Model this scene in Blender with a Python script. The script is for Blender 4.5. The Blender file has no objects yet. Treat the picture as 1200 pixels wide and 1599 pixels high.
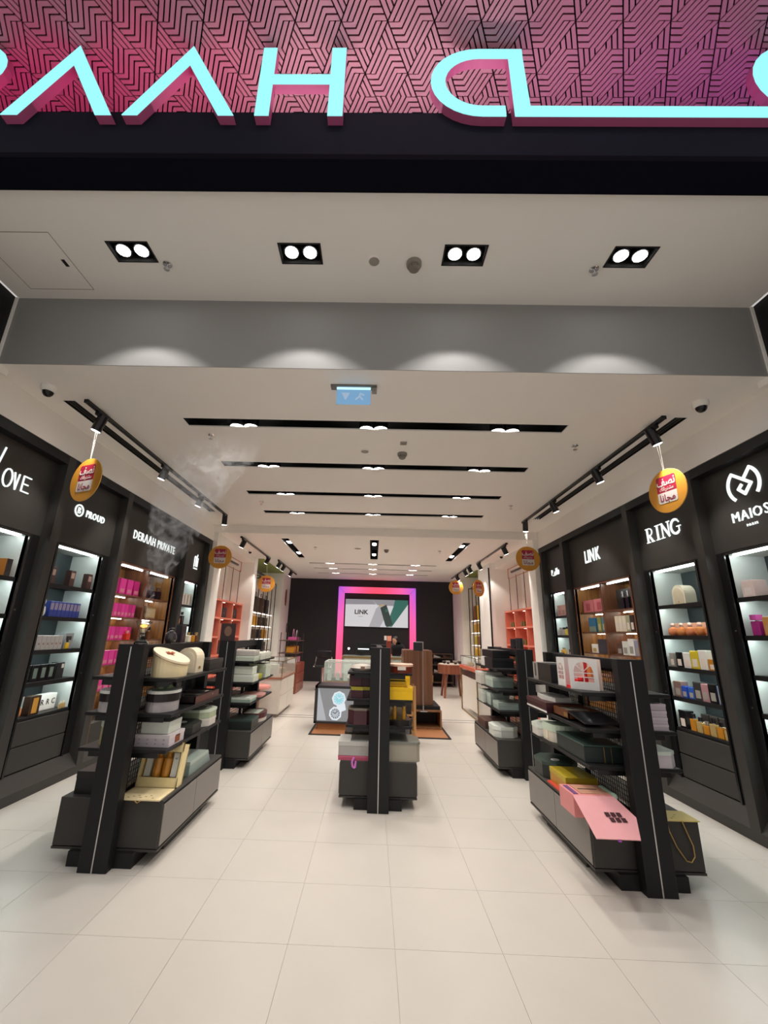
import bpy, bmesh, math, random
from mathutils import Matrix, Vector
random.seed(7)
R = math.radians
SC = bpy.context.scene
COL = SC.collection
# ------------------------------------------------------------------ camera
cam = bpy.data.cameras.new('camera'); camo = bpy.data.objects.new('camera', cam); COL.objects.link(camo)
cam.sensor_fit = 'VERTICAL'; cam.sensor_height = 36.0; cam.sensor_width = 27.0
cam.lens = 650.7 / 1599 * 36.0
cam.shift_x = 27.5 / 1599; cam.shift_y = 0.0006
yaw, pit, rol = R(-1.245), R(16.34), R(1.704)
fw = Vector((math.sin(yaw)*math.cos(pit), math.cos(yaw)*math.cos(pit), math.sin(pit)))
rt = Vector((math.cos(yaw), -math.sin(yaw), 0)); up = rt.cross(fw)
r2 = rt*math.cos(rol) + up*math.sin(rol); u2 = -rt*math.sin(rol) + up*math.cos(rol)
M = Matrix((r2, u2, -fw)).transposed().to_4x4(); M.translation = (0, 0, 1.5)
camo.matrix_world = M; cam.clip_start = .05; cam.clip_end = 100
SC.camera = camo
# ------------------------------------------------------------------ world, light, exposure
w = bpy.data.worlds.new('mall_ambient'); SC.world = w; w.use_nodes = True
bg = w.node_tree.nodes['Background']; bg.inputs[0].default_value = (1.0, .95, .90, 1); bg.inputs[1].default_value = .46
SC.view_settings.view_transform = 'Standard'; SC.view_settings.look = 'None'
SC.view_settings.exposure = 0.28; SC.view_settings.gamma = 1.0; SC.view_settings.use_curve_mapping = False
SC.cycles.use_denoising = True
SC.cycles.max_bounces = 8; SC.cycles.diffuse_bounces = 6; SC.cycles.glossy_bounces = 3
SC.cycles.transmission_bounces = 6; SC.cycles.transparent_max_bounces = 8
SC.cycles.caustics_reflective = False; SC.cycles.caustics_refractive = False
SC.cycles.sample_clamp_indirect = 10.0
E_MALL, E_DOWN, E_SLIT, E_TRACK, E_REAR, E_LED = 2, 24, 54, 36, 82, 20.0
WARM = (1.0, .93, .85); COOL = (.93, 1.0, .98)
def lamp(kind, energy, loc, target=None, parent=None, color=WARM, size=90, blend=.5, radius=.04):
    l = bpy.data.lights.new('lamp_light', kind); l.energy = energy; l.color = color
    if kind == 'SPOT': l.spot_size = R(size); l.spot_blend = blend; l.shadow_soft_size = radius
    if kind == 'POINT': l.shadow_soft_size = radius
    if kind == 'AREA': l.shape = 'DISK'; l.size = radius
    o = bpy.data.objects.new('lamp_light', l); COL.objects.link(o)
    o.location = loc
    if target is not None:
        o.rotation_euler = (Vector(target) - Vector(loc)).to_track_quat('-Z', 'Y').to_euler()
    if parent is not None:
        bpy.context.view_layer.update()
        o.parent = parent; o.matrix_parent_inverse = parent.matrix_world.inverted()
    return o
# unseen downlights added over the mall walkway to light the near floor
for x in (-2.6, 0, 2.6):
    lamp('SPOT', E_MALL, (x, -.9, 6.2), (x, -.6, 0), size=84, blend=.6, radius=.12)
# added coloured area lights hidden on top of the fascia beam, tinting the soffit
for x, e, c in ((-2.9, 1.0, (1, .03, .33)), (-2.1, 1.1, (1, .05, .36)), (-1.3, 1.5, (1, .24, .46)), (-.5, 2.1, (1, .80, .82)), (.3, 2.0, (1, .84, .86)), (1.1, 1.3, (.9, .50, .75)), (1.9, 1.0, (.72, .22, .75)), (2.7, 1.0, (.65, .18, .75))):
    o = lamp('AREA', e*1.35, (x, 1.93, 4.47), (x, 1.60, 4.96), color=c); o.data.shape = 'RECTANGLE'; o.data.size = .78; o.data.size_y = .05
for x, e, c in ((-.3, 1.7, (1, .80, .82)), (.5, 1.7, (1, .80, .84)), (1.3, .9, (.9, .50, .75))):        # added unseen lights at the front lip, softening the letter shadow on the soffit
    o = lamp('AREA', e, (x, 1.06, 4.90), (x, 1.30, 4.96), color=c); o.data.shape = 'RECTANGLE'; o.data.size = .78; o.data.size_y = .05

# ------------------------------------------------------------------ materials
MATS = {}
def mat(name, rgb=(.5, .5, .5), rough=.5, metal=0, emit=0, trans=0, ior=1.45, noise=.06, scale=14, alpha=1, coat=0, ecol=None, bump=0, spec=None):
    if name in MATS: return MATS[name]
    m = bpy.data.materials.new(name); m.use_nodes = True; nt = m.node_tree
    b = nt.nodes['Principled BSDF']
    b.inputs['Roughness'].default_value = rough; b.inputs['Metallic'].default_value = metal
    b.inputs['IOR'].default_value = ior; b.inputs['Transmission Weight'].default_value = trans
    b.inputs['Coat Weight'].default_value = coat
    b.inputs['Alpha'].default_value = alpha
    if spec is not None: b.inputs['Specular IOR Level'].default_value = spec
    c = (*rgb, 1) if not emit else (.03, .03, .03, 1)
    b.inputs['Base Color'].default_value = c
    if emit:
        b.inputs['Emission Color'].default_value = (*(ecol or rgb), 1); b.inputs['Emission Strength'].default_value = emit
    if noise and not emit:
        tc = nt.nodes.new('ShaderNodeTexCoord'); n = nt.nodes.new('ShaderNodeTexNoise'); n.inputs['Scale'].default_value = scale
        n.inputs['Detail'].default_value = 3
        mx = nt.nodes.new('ShaderNodeMix'); mx.data_type = 'RGBA'
        mx.inputs[6].default_value = tuple(min(1, v*(1-noise)) for v in rgb) + (1,)
        mx.inputs[7].default_value = tuple(min(1, v*(1+noise)) for v in rgb) + (1,)
        nt.links.new(tc.outputs['Object'], n.inputs['Vector']); nt.links.new(n.outputs['Fac'], mx.inputs[0])
        nt.links.new(mx.outputs[2], b.inputs['Base Color'])
        if bump:
            bp = nt.nodes.new('ShaderNodeBump'); bp.inputs['Strength'].default_value = bump; bp.inputs['Distance'].default_value = .002
            nt.links.new(n.outputs['Fac'], bp.inputs['Height']); nt.links.new(bp.outputs[0], b.inputs['Normal'])
    MATS[name] = m
    return m
def wood(name, a, bcol, rough=.4, axis='Z', scale=6):
    if name in MATS: return MATS[name]
    m = bpy.data.materials.new(name); m.use_nodes = True; nt = m.node_tree; b = nt.nodes['Principled BSDF']
    tc = nt.nodes.new('ShaderNodeTexCoord'); mp = nt.nodes.new('ShaderNodeMapping')
    mp.inputs['Scale'].default_value = {'Z': (scale*4, scale*4, .6), 'Y': (scale*4, .6, scale*4), 'X': (.6, scale*4, scale*4)}[axis]
    n = nt.nodes.new('ShaderNodeTexNoise'); n.inputs['Scale'].default_value = 1; n.inputs['Detail'].default_value = 5
    r = nt.nodes.new('ShaderNodeValToRGB'); r.color_ramp.elements[0].color = (*a, 1); r.color_ramp.elements[1].color = (*bcol, 1)
    r.color_ramp.elements[0].position = .35; r.color_ramp.elements[1].position = .68
    nt.links.new(tc.outputs['Object'], mp.inputs[0]); nt.links.new(mp.outputs[0], n.inputs['Vector'])
    nt.links.new(n.outputs['Fac'], r.inputs[0]); nt.links.new(r.outputs[0], b.inputs['Base Color'])
    b.inputs['Roughness'].default_value = rough
    MATS[name] = m
    return m
def C(h, **k):
    """material from an sRGB hex colour"""
    v = [int(h[i:i+2], 16)/255 for i in (0, 2, 4)]
    lin = tuple(x/12.92 if x <= .04045 else ((x+.055)/1.055)**2.4 for x in v)
    nm = k.pop('name', 'paint_' + h + ''.join(f'_{a}{k[a]}' for a in sorted(k)))
    return mat(nm, lin, **k)
WHITE = mat('white_paint', (.92, .895, .85), .55, noise=.015, scale=3)
BULK = mat('shade_toned_bulkhead', (.29, .285, .28), .6, noise=.02, scale=3)  # bulkhead colour darkened to stand for the weaker light on it
FLOOR = mat('cream_porcelain_tile', (.60, .56, .51), .28, noise=.03, scale=5)
GROUT = mat('grout', (.56, .53, .48), .8)
BLACK = mat('black_laminate', (.013, .013, .014), .45, noise=.08, scale=30, spec=.3)
BLACK2 = mat('charcoal_laminate', (.046, .043, .040), .5, noise=.08, scale=30, spec=.35)
SATIN = mat('black_gloss_metal', (.012, .012, .013), .22, noise=.05)
VOID = mat('matt_black_trough', (.004, .004, .004), .9, noise=0)
NAVY = mat('dark_navy_fascia', (.010, .012, .022), .7, noise=.08, spec=.12)
DOOR = mat('drawer_laminate_reflection_tint', (.19, .172, .158), .38, noise=.04)  # base colour lightened to carry the floor's reflection
STEEL = mat('brushed_steel', (.62, .61, .60), .3, 1)
CHROME = mat('chrome', (.8, .8, .8), .12, 1)
TEAL = mat('dark_teal_back', (.035, .045, .050), .5)
CABW = mat('cabinet_white', (.62, .66, .64), .5, noise=.02)
LED = mat('led_cool', (1, 1, 1), emit=26, ecol=(.90, 1.0, .97))
LEDB = mat('led_hidden', (1, 1, 1), emit=E_LED, ecol=(.86, 1.0, .96))
LEDW = mat('led_warm', (1, 1, 1), emit=26, ecol=(1, .90, .74))
LEDS = mat('led_soft', (1, 1, 1), emit=7, ecol=(1, .86, .76))
BULB = mat('lamp_face', (1, 1, 1), emit=14, ecol=(1, .97, .93))
LETTER = mat('lit_white_letter', (1, 1, 1), emit=1.0, ecol=(.93, 1, .96))
SIGN = mat('lit_cyan_acrylic', (.1, .12, .13), emit=.84, ecol=(.33, .96, 1.0))
PINK_RET = mat('pink_letter_return', (.50, .105, .25), .5, noise=.03)
WOODW = wood('warm_walnut', (.16, .070, .020), (.32, .155, .045), .4)
WOODB = wood('brown_veneer', (.115, .045, .022), (.19, .078, .038), .38)
WOODR = wood('red_brown_wood', (.17, .048, .025), (.29, .090, .045), .35)
OAKH = wood('honey_frame', (.33, .16, .055), (.47, .24, .09), .4)
GLASS = mat('clear_glass', (.93, .97, .95), .02, trans=1, noise=0)
CLEAR = mat('thin_acrylic', (.8, .95, .9), .05, noise=0, alpha=.22)
CORAL = mat('coral_lacquer', (.78, .25, .17), .5, noise=.03)
GOLD = mat('antique_gold', (.55, .36, .12), .35, .8)
BRASS = mat('dull_brass', (.32, .22, .10), .4, .8)

# ------------------------------------------------------------------ mesh helpers
class MB:
    def __init__(s): s.v = []; s.f = []; s.m = Matrix.Identity(4)
    def add(s, vs, fs):
        n = len(s.v); s.v += [tuple(s.m @ Vector(v)) for v in vs]; s.f += [tuple(i+n for i in f) for f in fs]; return s
    def box(s, x0, x1, y0, y1, z0, z1):
        x0, x1 = min(x0, x1), max(x0, x1); y0, y1 = min(y0, y1), max(y0, y1); z0, z1 = min(z0, z1), max(z0, z1)
        return s.add([(x0,y0,z0),(x1,y0,z0),(x1,y1,z0),(x0,y1,z0),(x0,y0,z1),(x1,y0,z1),(x1,y1,z1),(x0,y1,z1)],
                     [(3,2,1,0),(4,5,6,7),(0,1,5,4),(1,2,6,5),(2,3,7,6),(3,0,4,7)])
    def prism(s, poly, a0, a1, axis='z'):
        n = len(poly)
        f = {'z': lambda p, a: (p[0], p[1], a), 'y': lambda p, a: (p[0], a, p[1]), 'x': lambda p, a: (a, p[0], p[1])}[axis]
        vs = [f(p, a0) for p in poly] + [f(p, a1) for p in poly]
        return s.add(vs, [tuple(range(n-1, -1, -1)), tuple(range(n, 2*n))] + [(i, (i+1) % n, n+(i+1) % n, n+i) for i in range(n)])
    def tube(s, p0, p1, r, n=8, r1=None):
        p0, p1 = Vector(p0), Vector(p1); d = (p1-p0).normalized(); r1 = r if r1 is None else r1
        a = d.orthogonal().normalized(); b = d.cross(a)
        cs = [(math.cos(2*math.pi*i/n), math.sin(2*math.pi*i/n)) for i in range(n)]
        vs = [p0+(a*c+b*q)*r for c, q in cs] + [p1+(a*c+b*q)*r1 for c, q in cs]
        return s.add(vs, [tuple(range(n-1, -1, -1)), tuple(range(n, 2*n))] + [(i, (i+1) % n, n+(i+1) % n, n+i) for i in range(n)])
    def path(s, pts, r, n=6):
        for a, b in zip(pts[:-1], pts[1:]): s.tube(a, b, r, n)
        return s
    def lathe(s, prof, c=(0, 0, 0), n=16, sx=1, sy=1):
        vs = []; fs = []
        for r, z in prof:
            for i in range(n):
                t = 2*math.pi*i/n; vs.append((c[0]+r*sx*math.cos(t), c[1]+r*sy*math.sin(t), c[2]+z))
        for k in range(len(prof)-1):
            for i in range(n): fs.append((k*n+i, k*n+(i+1) % n, (k+1)*n+(i+1) % n, (k+1)*n+i))
        fs.append(tuple(range(n-1, -1, -1))); k = len(prof)-1; fs.append(tuple(k*n+i for i in range(n)))
        return s.add(vs, fs)
    def stroke(s, pts, wd, f, a0, a1):
        """flat stroked polyline: f(u,v,a)->xyz"""
        for (u0, v0), (u1, v1) in zip(pts[:-1], pts[1:]):
            d = Vector((u1-u0, v1-v0)); L = d.length
            if L < 1e-6: continue
            d /= L; nx, ny = -d.y*wd/2, d.x*wd/2; e = wd*.32
            q = [(u0-d.x*e+nx, v0-d.y*e+ny), (u0-d.x*e-nx, v0-d.y*e-ny), (u1+d.x*e-nx, v1+d.y*e-ny), (u1+d.x*e+nx, v1+d.y*e+ny)]
            vs = [f(*p, a0) for p in q] + [f(*p, a1) for p in q]
            s.add(vs, [(3,2,1,0),(4,5,6,7),(0,1,5,4),(1,2,6,5),(2,3,7,6),(3,0,4,7)])
        return s
    def build(s, name, m, parent=None, bevel=0, smooth=False):
        me = bpy.data.meshes.new(name); me.from_pydata(s.v, [], s.f)
        bm = bmesh.new(); bm.from_mesh(me); bmesh.ops.recalc_face_normals(bm, faces=bm.faces)
        if bevel: bmesh.ops.bevel(bm, geom=list(bm.edges), offset=bevel, segments=1, affect='EDGES', clamp_overlap=True)
        bm.to_mesh(me); bm.free()
        if smooth:
            for p in me.polygons: p.use_smooth = True
            me.set_sharp_from_angle(angle=R(38))
        me.materials.append(m)
        o = bpy.data.objects.new(name, me); COL.objects.link(o)
        if parent is not None: o.parent = parent
        return o
def tag(o, label=None, cat=None, group=None, kind=None):
    if label: o['label'] = label
    if cat: o['category'] = cat
    if group: o['group'] = group
    if kind: o['kind'] = kind
    return o
def thing(name, label, cat, loc=(0, 0, 0), rz=0, group=None):
    o = bpy.data.objects.new(name, None); COL.objects.link(o); o.empty_display_size = .05
    o.location = loc; o.rotation_euler = (0, 0, rz)
    return tag(o, label, cat, group)
def struct(o): o['kind'] = 'structure'; return o
def bx(name, m, parent, x0, x1, y0, y1, z0, z1, bevel=0): return MB().box(x0, x1, y0, y1, z0, z1).build(name, m, parent, bevel)
def slab(xs, ys, z0, z1, holes):
    mb = MB(); X = sorted({*xs, *[h[0] for h in holes], *[h[1] for h in holes]}); Y = sorted({*ys, *[h[2] for h in holes], *[h[3] for h in holes]})
    for a, b in zip(X[:-1], X[1:]):
        run = None
        for c, d in zip(Y[:-1], Y[1:]):
            inh = any(h[0] <= (a+b)/2 <= h[1] and h[2] <= (c+d)/2 <= h[3] for h in holes)
            if inh:
                if run: mb.box(a, b, run[0], run[1], z0, z1); run = None
            else: run = (run[0], d) if run else (c, d)
        if run: mb.box(a, b, run[0], run[1], z0, z1)
    return mb
def text(body, size, m, parent, org, udir, vdir, name='lettering', depth=.002, center=True, xs=1.0, bold=0):
    cu = bpy.data.curves.new('txt', 'FONT'); cu.body = body; cu.size = size; cu.resolution_u = 2
    cu.extrude = depth/2; cu.offset = bold
    if center: cu.align_x = 'CENTER'; cu.align_y = 'CENTER'
    to = bpy.data.objects.new('txt', cu); COL.objects.link(to)
    dg = bpy.context.evaluated_depsgraph_get(); me = bpy.data.meshes.new_from_object(to.evaluated_get(dg))
    bpy.data.objects.remove(to); me.name = name
    u = Vector(udir)*xs; v = Vector(vdir); n = Vector(udir).cross(v)
    T = Matrix((u, v, n)).transposed().to_4x4(); T.translation = org
    me.transform(T); me.materials.clear(); me.materials.append(m)
    o = bpy.data.objects.new(name, me); COL.objects.link(o)
    if parent is not None: o.parent = parent
    return o
def dup(root, loc=None, rz=None, label=None):
    r = root.copy(); COL.objects.link(r)
    if loc is not None: r.location = loc
    if rz is not None: r.rotation_euler = (0, 0, rz)
    if label: r['label'] = label
    for ch in root.children:
        c = ch.copy(); COL.objects.link(c); c.parent = r
        for g in ch.children:
            d = g.copy(); COL.objects.link(d); d.parent = c
    return r
ORD = ['first', 'second', 'third', 'fourth', 'fifth', 'sixth', 'seventh', 'eighth', 'ninth', 'tenth', 'eleventh', 'twelfth']
# ================================================================== STRUCTURE
Z1, Z0, Z2 = 3.47, 4.10, 3.32          # shop ceiling, entrance soffit, rear ceiling
YB, YM, YE = 2.78, 7.82, 14.5          # bulkhead, start of rear room, back wall
fl = struct(bx('floor', GROUT, None, -6, 6, -3.5, 15, -.06, -.004))
tile_me = None
T = .537
for j in range(-3, 10):
    for i in range(-6, 6):
        x, y = .15+i*T, 2.61+j*T
        if tile_me is None:
            t = MB().box(.0009, T-.0009, .0009, T-.0009, -.004, 0).build('tile', FLOOR, fl); tile_me = t.data; t.location = (x, y, 0)
        else:
            t = bpy.data.objects.new('tile', tile_me); COL.objects.link(t); t.parent = fl; t.location = (x, y, 0)
bx('tile_field', FLOOR, fl, -6, 6, 7.98, 15, -.004, 0)
bx('tile_field', FLOOR, fl, -6, -3.073, -3.5, 7.98, -.004, 0)
bx('tile_field', FLOOR, fl, 3.373, 6, -3.5, 7.98, -.004, 0)
bx('tile_field', FLOOR, fl, -3.072, 3.372, -3.5, .998, -.004, 0)
for k, y in enumerate((8.46, 8.66)):
    struct(bx(f'trim_{k+1}', BLACK2, None, -2.9, 2.9, y, y+.012, 0, .003))
# entrance soffit with four recessed twin downlights
DLX = (-1.795, -.575, .59, 1.755)
hol = [(x-.145, x+.145, 2.25, 2.41) for x in DLX]
struct(slab((-3.0, 2.96), (1.86, YB+.05), Z0, Z0+.03, hol).build('ceiling_entrance', WHITE))
struct(bx('wall_bulkhead', BULK, None, -3.0, 2.96, YB, YB+.006, Z1-.001, Z0))
struct(bx('trim_3', WHITE, None, -3.02, -3.0, YB-.012, YB+.1, Z1-.05, Z0-.001))
struct(bx('trim_4', WHITE, None, 2.96, 2.98, YB-.012, YB+.1, Z1-.05, Z0-.001))
struct(bx('wall_jamb_left', BLACK, None, -3.6, -3.02, 1.72, YB, 0, Z0))
struct(bx('wall_jamb_right', BLACK, None, 2.98, 3.6, 1.72, YB, 0, Z0))
# shop ceiling
SLY = (3.60, 4.65, 5.72, 6.73)
hol = [(-1.90, 1.83, y, y+.165) for y in SLY] + [(-2.87, -2.76, 3.32, 6.9), (2.70, 2.81, 3.42, 6.9)]
struct(slab((-3.7, 3.7), (YB+.006, YM), Z1, Z1+.012, hol).build('ceiling_shop', WHITE))
hol2 = [(-1.75, 1.68, y, y+.12) for y in (11.1, 12.0, 12.95)] + [(-1.9, -1.74, 8.2, 10.4), (1.78, 1.94, 8.2, 10.4), (-.09, .09, 8.15, 10.4)]
struct(slab((-4.0, 4.0), (YM, YE+.1), Z2, Z2+.012, hol2).build('ceiling_rear', WHITE))
struct(bx('wall_ceiling_step', WHITE, None, -3.7, 3.7, YM-.02, YM, Z2, Z1+.03))
for s, nm in ((-1, 'left'), (1, 'right')):
    struct(bx(f'wall_{nm}_upper', WHITE, None, s*3.1, s*3.7, YB+.12, YM+.0, 3.155, Z1))
    struct(bx(f'wall_{nm}', BLACK, None, s*3.62, s*3.72, YB, YM, 0, 3.155))
    # rear room side walls: columns, lintel and recess backs
    cols_ = ((3.02, YM, 8.16), (3.0, 10.42, 10.68), (2.87, 13.27, YE)) if s < 0 else ((3.02, YM, 8.16), (2.89, 10.45, 11.6), (2.72, 13.08, YE))
    for k, (u, a, b) in enumerate(cols_):
        struct(bx(f'wall_{nm}_column_{k+1}', WHITE, None, s*u, s*3.7, a, b, 0, Z2))
    struct(bx(f'wall_{nm}_recess', WHITE, None, s*3.66, s*3.74, 8.16, YE, 0, Z2))
    struct(bx(f'wall_{nm}_lintel', WHITE, None, s*3.02, s*3.66, 8.16, cols_[1][1], 3.17, Z2))
    struct(bx(f'ceiling_niche_{nm}', C('8f9a52', rough=.6), None, s*2.86, s*3.66, cols_[1][2], cols_[2][1], Z2-.015, Z2-.002))
    if s > 0: struct(bx('trim_6', BLACK, None, 2.86, 2.89, 10.44, 10.47, 0, 3.2)); struct(bx('trim_7', BLACK, None, 2.86, 2.89, 11.56, 11.6, 0, 3.0))
struct(bx('wall_back', mat('black_back_wall', (.014, .014, .017), .55), None, -3.7, 3.7, YE, YE+.12, 0, Z2))
# ------------------------------------------------------------------ fascia over the entrance
struct(bx('wall_fascia_beam', NAVY, None, -4.2, 4.2, 1.69, 1.86, 4.10, 4.445))
struct(bx('trim_5', mat('near_black_edge', (.004, .004, .009), .8, spec=.08), None, -4.2, 4.2, 1.685, 1.87, 4.06, 4.10))
ZS = 4.962
struct(bx('wall_fascia_recess', NAVY, None, -4.2, 4.2, 1.99, 2.05, 4.135, 5.1)); struct(bx('trim_8', NAVY, None, -4.2, 4.2, 1.86, 1.99, 4.14, 4.443))
scr = thing('patterned_soffit', 'pink and purple soffit of interlocking geometric strips above the sign letters', 'soffit panel', (0, 0, ZS))
bx('backing', mat('dark_groove', (.010, .006, .010), .8, spec=.1), scr, -3.4, 3.4, 1.0, 1.99, .012, .05); bx('front_edge', NAVY, scr, -3.4, 3.4, .97, 1.0, -.02, .06)
ROSE = mat('rose_strip', (.44, .20, .26), .5, noise=.10, scale=9)
TW, TH = .2737, .2378
strips = []
def clip(poly, f):
    out = []
    for i in range(len(poly)):
        p, q = poly[i], poly[(i+1) % len(poly)]; a, b = f(p), f(q)
        if a >= 0: out.append(p)
        if (a >= 0) != (b >= 0):
            t = a/(a-b); out.append((p[0]+(q[0]-p[0])*t, p[1]+(q[1]-p[1])*t))
    return out
GAP = .0085
def fill(poly, d, w, ref, edges=()):
    d = Vector(d).normalized(); n = Vector((-d.y, d.x)); ps = [(Vector(p)-Vector(ref)).dot(n) for p in poly]
    cen = Vector((sum(p[0] for p in poly)/len(poly), sum(p[1] for p in poly)/len(poly)))
    for k in range(round(math.floor(min(ps)/w+1e-4)), round(math.ceil(max(ps)/w-1e-4))):
        pl = clip(list(poly), lambda p: (Vector(p)-Vector(ref)).dot(n)-k*w-GAP/2)
        if len(pl) > 2: pl = clip(pl, lambda p: (k+1)*w-GAP/2-(Vector(p)-Vector(ref)).dot(n))
        for q in edges:
            if len(pl) < 3: break
            s0, s1 = Vector(poly[q]), Vector(poly[(q+1) % len(poly)]); e = (s1-s0).normalized(); m_ = Vector((-e.y, e.x))
            if (cen-s0).dot(m_) < 0: m_ = -m_
            pl = clip(pl, lambda p: (Vector(p)-s0).dot(m_)-GAP/2)
        for f in (lambda p: p[1]+1.985, lambda p: -1.02-p[1]):
            if len(pl) > 2: pl = clip(pl, f)
        if len(pl) < 3: continue
        ar = abs(sum(pl[q][0]*pl[(q+1) % len(pl)][1]-pl[(q+1) % len(pl)][0]*pl[q][1] for q in range(len(pl))))/2
        if ar < 4e-5: continue
        mx = sum(p[0] for p in pl)/len(pl); my = sum(p[1] for p in pl)/len(pl)
        strips.append((-(ar if abs(mx) < 2.3 and my < -1.45 else -1), [(p[0], -p[1]) for p in pl]))
KK = .25*TW; PH = TH/8; PD = TW/8*math.sin(math.atan2(TH, TW/2))
for r in range(-2, 3):
    v0 = -1.538-r*TH; xo = .006+(r % 2)*TW/2
    for i in range(-12, 13):
        S1 = (xo+i*TW, v0); S2 = (S1[0]+TW, v0); T1 = (S1[0]+TW/2, v0-TH)
        M1 = (S1[0]+TW/4, v0-TH/2); M2 = (S1[0]+TW*.75, v0-TH/2)
        regs = [([S1, (S1[0]+KK, v0), (M1[0]+KK, M1[1]), M1], (1, 0), PH, S1, (3,)), ([(S1[0]+KK, v0), S2, M2, (M1[0]+KK, M1[1])], (TW/2, TH), PD, S2, ()), ([M1, M2, T1], (-TW/2, TH), PD, S1, (1,))]
        c2 = (S2[0]+T1[0], S2[1]+T1[1])                      # half-turn about the middle of edge S2-T1
        for P, d, w_, ref, ed in regs:
            fill(P, d, w_, ref, ed); fill([(c2[0]-x, c2[1]-y) for x, y in P], d, w_, (c2[0]-ref[0], c2[1]-ref[1]), ed)
strips.sort(key=lambda t: t[0])
rest = MB()
for k, (a, pl) in enumerate(strips):
    if k < 300: MB().prism(pl, .0, .012, 'z').build('strip', ROSE, scr)
    else: rest.prism(pl, .0, .012, 'z')
o = rest.build('strip_field', ROSE, scr); o['kind'] = 'stuff'
# ------------------------------------------------------------------ lit sign letters
def sign_letter(name, label, polys, y0=1.638, y1=1.688):
    t = thing(name, label, 'sign letter', (0, y1, 4.32))
    f, r = MB(), MB()
    for p in polys:
        q = [(x, z-4.32) for x, z in p]
        f.prism(q, y0-y1, y0-y1+.004, 'y'); r.prism(q, y0-y1+.004, 0, 'y')
    f.build('face', SIGN, t); r.build('return', PINK_RET, t)
    return t
sign_letter('sign_letter', 'glowing cyan caret-shaped letter at the far left of the fascia', [[(-2.231,4.335),(-1.894,4.955),(-1.578,4.335),(-1.674,4.335),(-1.896,4.772),(-2.132,4.335)]])
sign_letter('sign_letter', 'glowing cyan caret-shaped letter next to the letter H', [[(-1.516,4.335),(-1.183,4.949),(-.866,4.335),(-.958,4.335),(-1.183,4.773),(-1.426,4.335)]])
sign_letter('sign_letter', 'glowing cyan letter H on the fascia', [[(-.747,4.335),(-.747,4.932),(-.664,4.932),(-.664,4.688)], [(-.747,4.335),(-.664,4.335),(-.664,4.603),(-.664,4.688)], [(-.664,4.603),(-.327,4.603),(-.327,4.689),(-.664,4.688)], [(-.327,4.335),(-.24,4.335),(-.24,4.932),(-.327,4.932)]])
def arcp(cx, cz, ro, ri, a0, a1, n=14, sx=1):
    L = [(cx+ro*sx*math.cos(R(a0+(a1-a0)*i/n)), cz+ro*math.sin(R(a0+(a1-a0)*i/n))) for i in range(n+1)]
    return L, [(cx+ri*sx*math.cos(R(a0+(a1-a0)*i/n)), cz+ri*math.sin(R(a0+(a1-a0)*i/n))) for i in range(n+1)]
o_, i_ = arcp(.56, 4.628, .293, .207, 90, 270, 16)
polys = [[o_[k], i_[k], i_[k+1], o_[k+1]] for k in range(16)]
polys += [[(.56,4.921),(.819,4.921),(.819,4.835),(.56,4.835)], [(.56,4.335),(.69,4.335),(.69,4.421),(.56,4.421)],
          [(.732,4.835),(.819,4.835),(.832,4.421),(.739,4.335)], [(.739,4.335),(.832,4.421),(2.75,4.421),(2.75,4.335)]]
sign_letter('sign_letter', 'glowing cyan Arabic letter with round bowl and long baseline', polys)
o_, i_ = arcp(2.44, 4.66, .30, .215, 70, 250, 14)
sign_letter('sign_letter', 'curved edge of a glowing cyan letter cut by the right picture edge', [[o_[k], i_[k], i_[k+1], o_[k+1]] for k in range(14)])
o_, i_ = arcp(-2.50, 4.76, .19, .105, -90, 90, 10)
sign_letter('sign_letter', 'rounded edge of a glowing letter cut by the left picture edge', [[o_[k], i_[k], i_[k+1], o_[k+1]] for k in range(10)] + [[(-2.80,4.335),(-2.71,4.335),(-2.71,4.95),(-2.80,4.95)], [(-2.71,4.95),(-2.5,4.95),(-2.5,4.865),(-2.71,4.865)]])

# ================================================================== CEILING FITTINGS
POS = ['leftmost', 'second from left', 'second from right', 'rightmost']
for k, x in enumerate(DLX):
    t = thing('twin_downlight', f'black square twin downlight in the entrance soffit, {POS[k]}', 'downlight', (x, 2.33, Z0), group='entrance twin downlights')
    h = MB(); a, b, d = .145, .08, .08
    h.box(-a, -a+.006, -b, b, 0, d).box(a-.006, a, -b, b, 0, d).box(-a, a, -b, -b+.006, 0, d).box(a*-1, a, b-.006, b, 0, d).box(-a, a, -b, b, d, d+.01)
    h.build('housing', VOID, t)
    f = MB(); f.box(-a-.006, a+.006, -b-.006, -b+.004, -.004, 0).box(-a-.006, a+.006, b-.004, b+.006, -.004, 0).box(-a-.006, -a+.004, -b, b, -.004, 0).box(a-.004, a+.006, -b, b, -.004, 0)
    f.build('trim_frame', BLACK, t)
    for s in (-1, 1):
        L = thing('spot_head', None, None, (s*.066, 0, 0)); L.parent = t
        MB().tube((0, 0, .012), (0, 0, .07), .056, 20).build('ring', SATIN, L); MB().tube((0, 0, .006), (0, 0, .013), .046, 20).build('lens', BULB, L)
        lamp('SPOT', E_DOWN, (x+s*.066, 2.33, Z0-.003), (x+s*.066, 2.36, 0), t, size=92, blend=.18, radius=.035, color=(1, .96, .92))
WHICH = ['nearest the entrance', 'second from the entrance', 'third from the entrance', 'farthest from the entrance']
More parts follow.
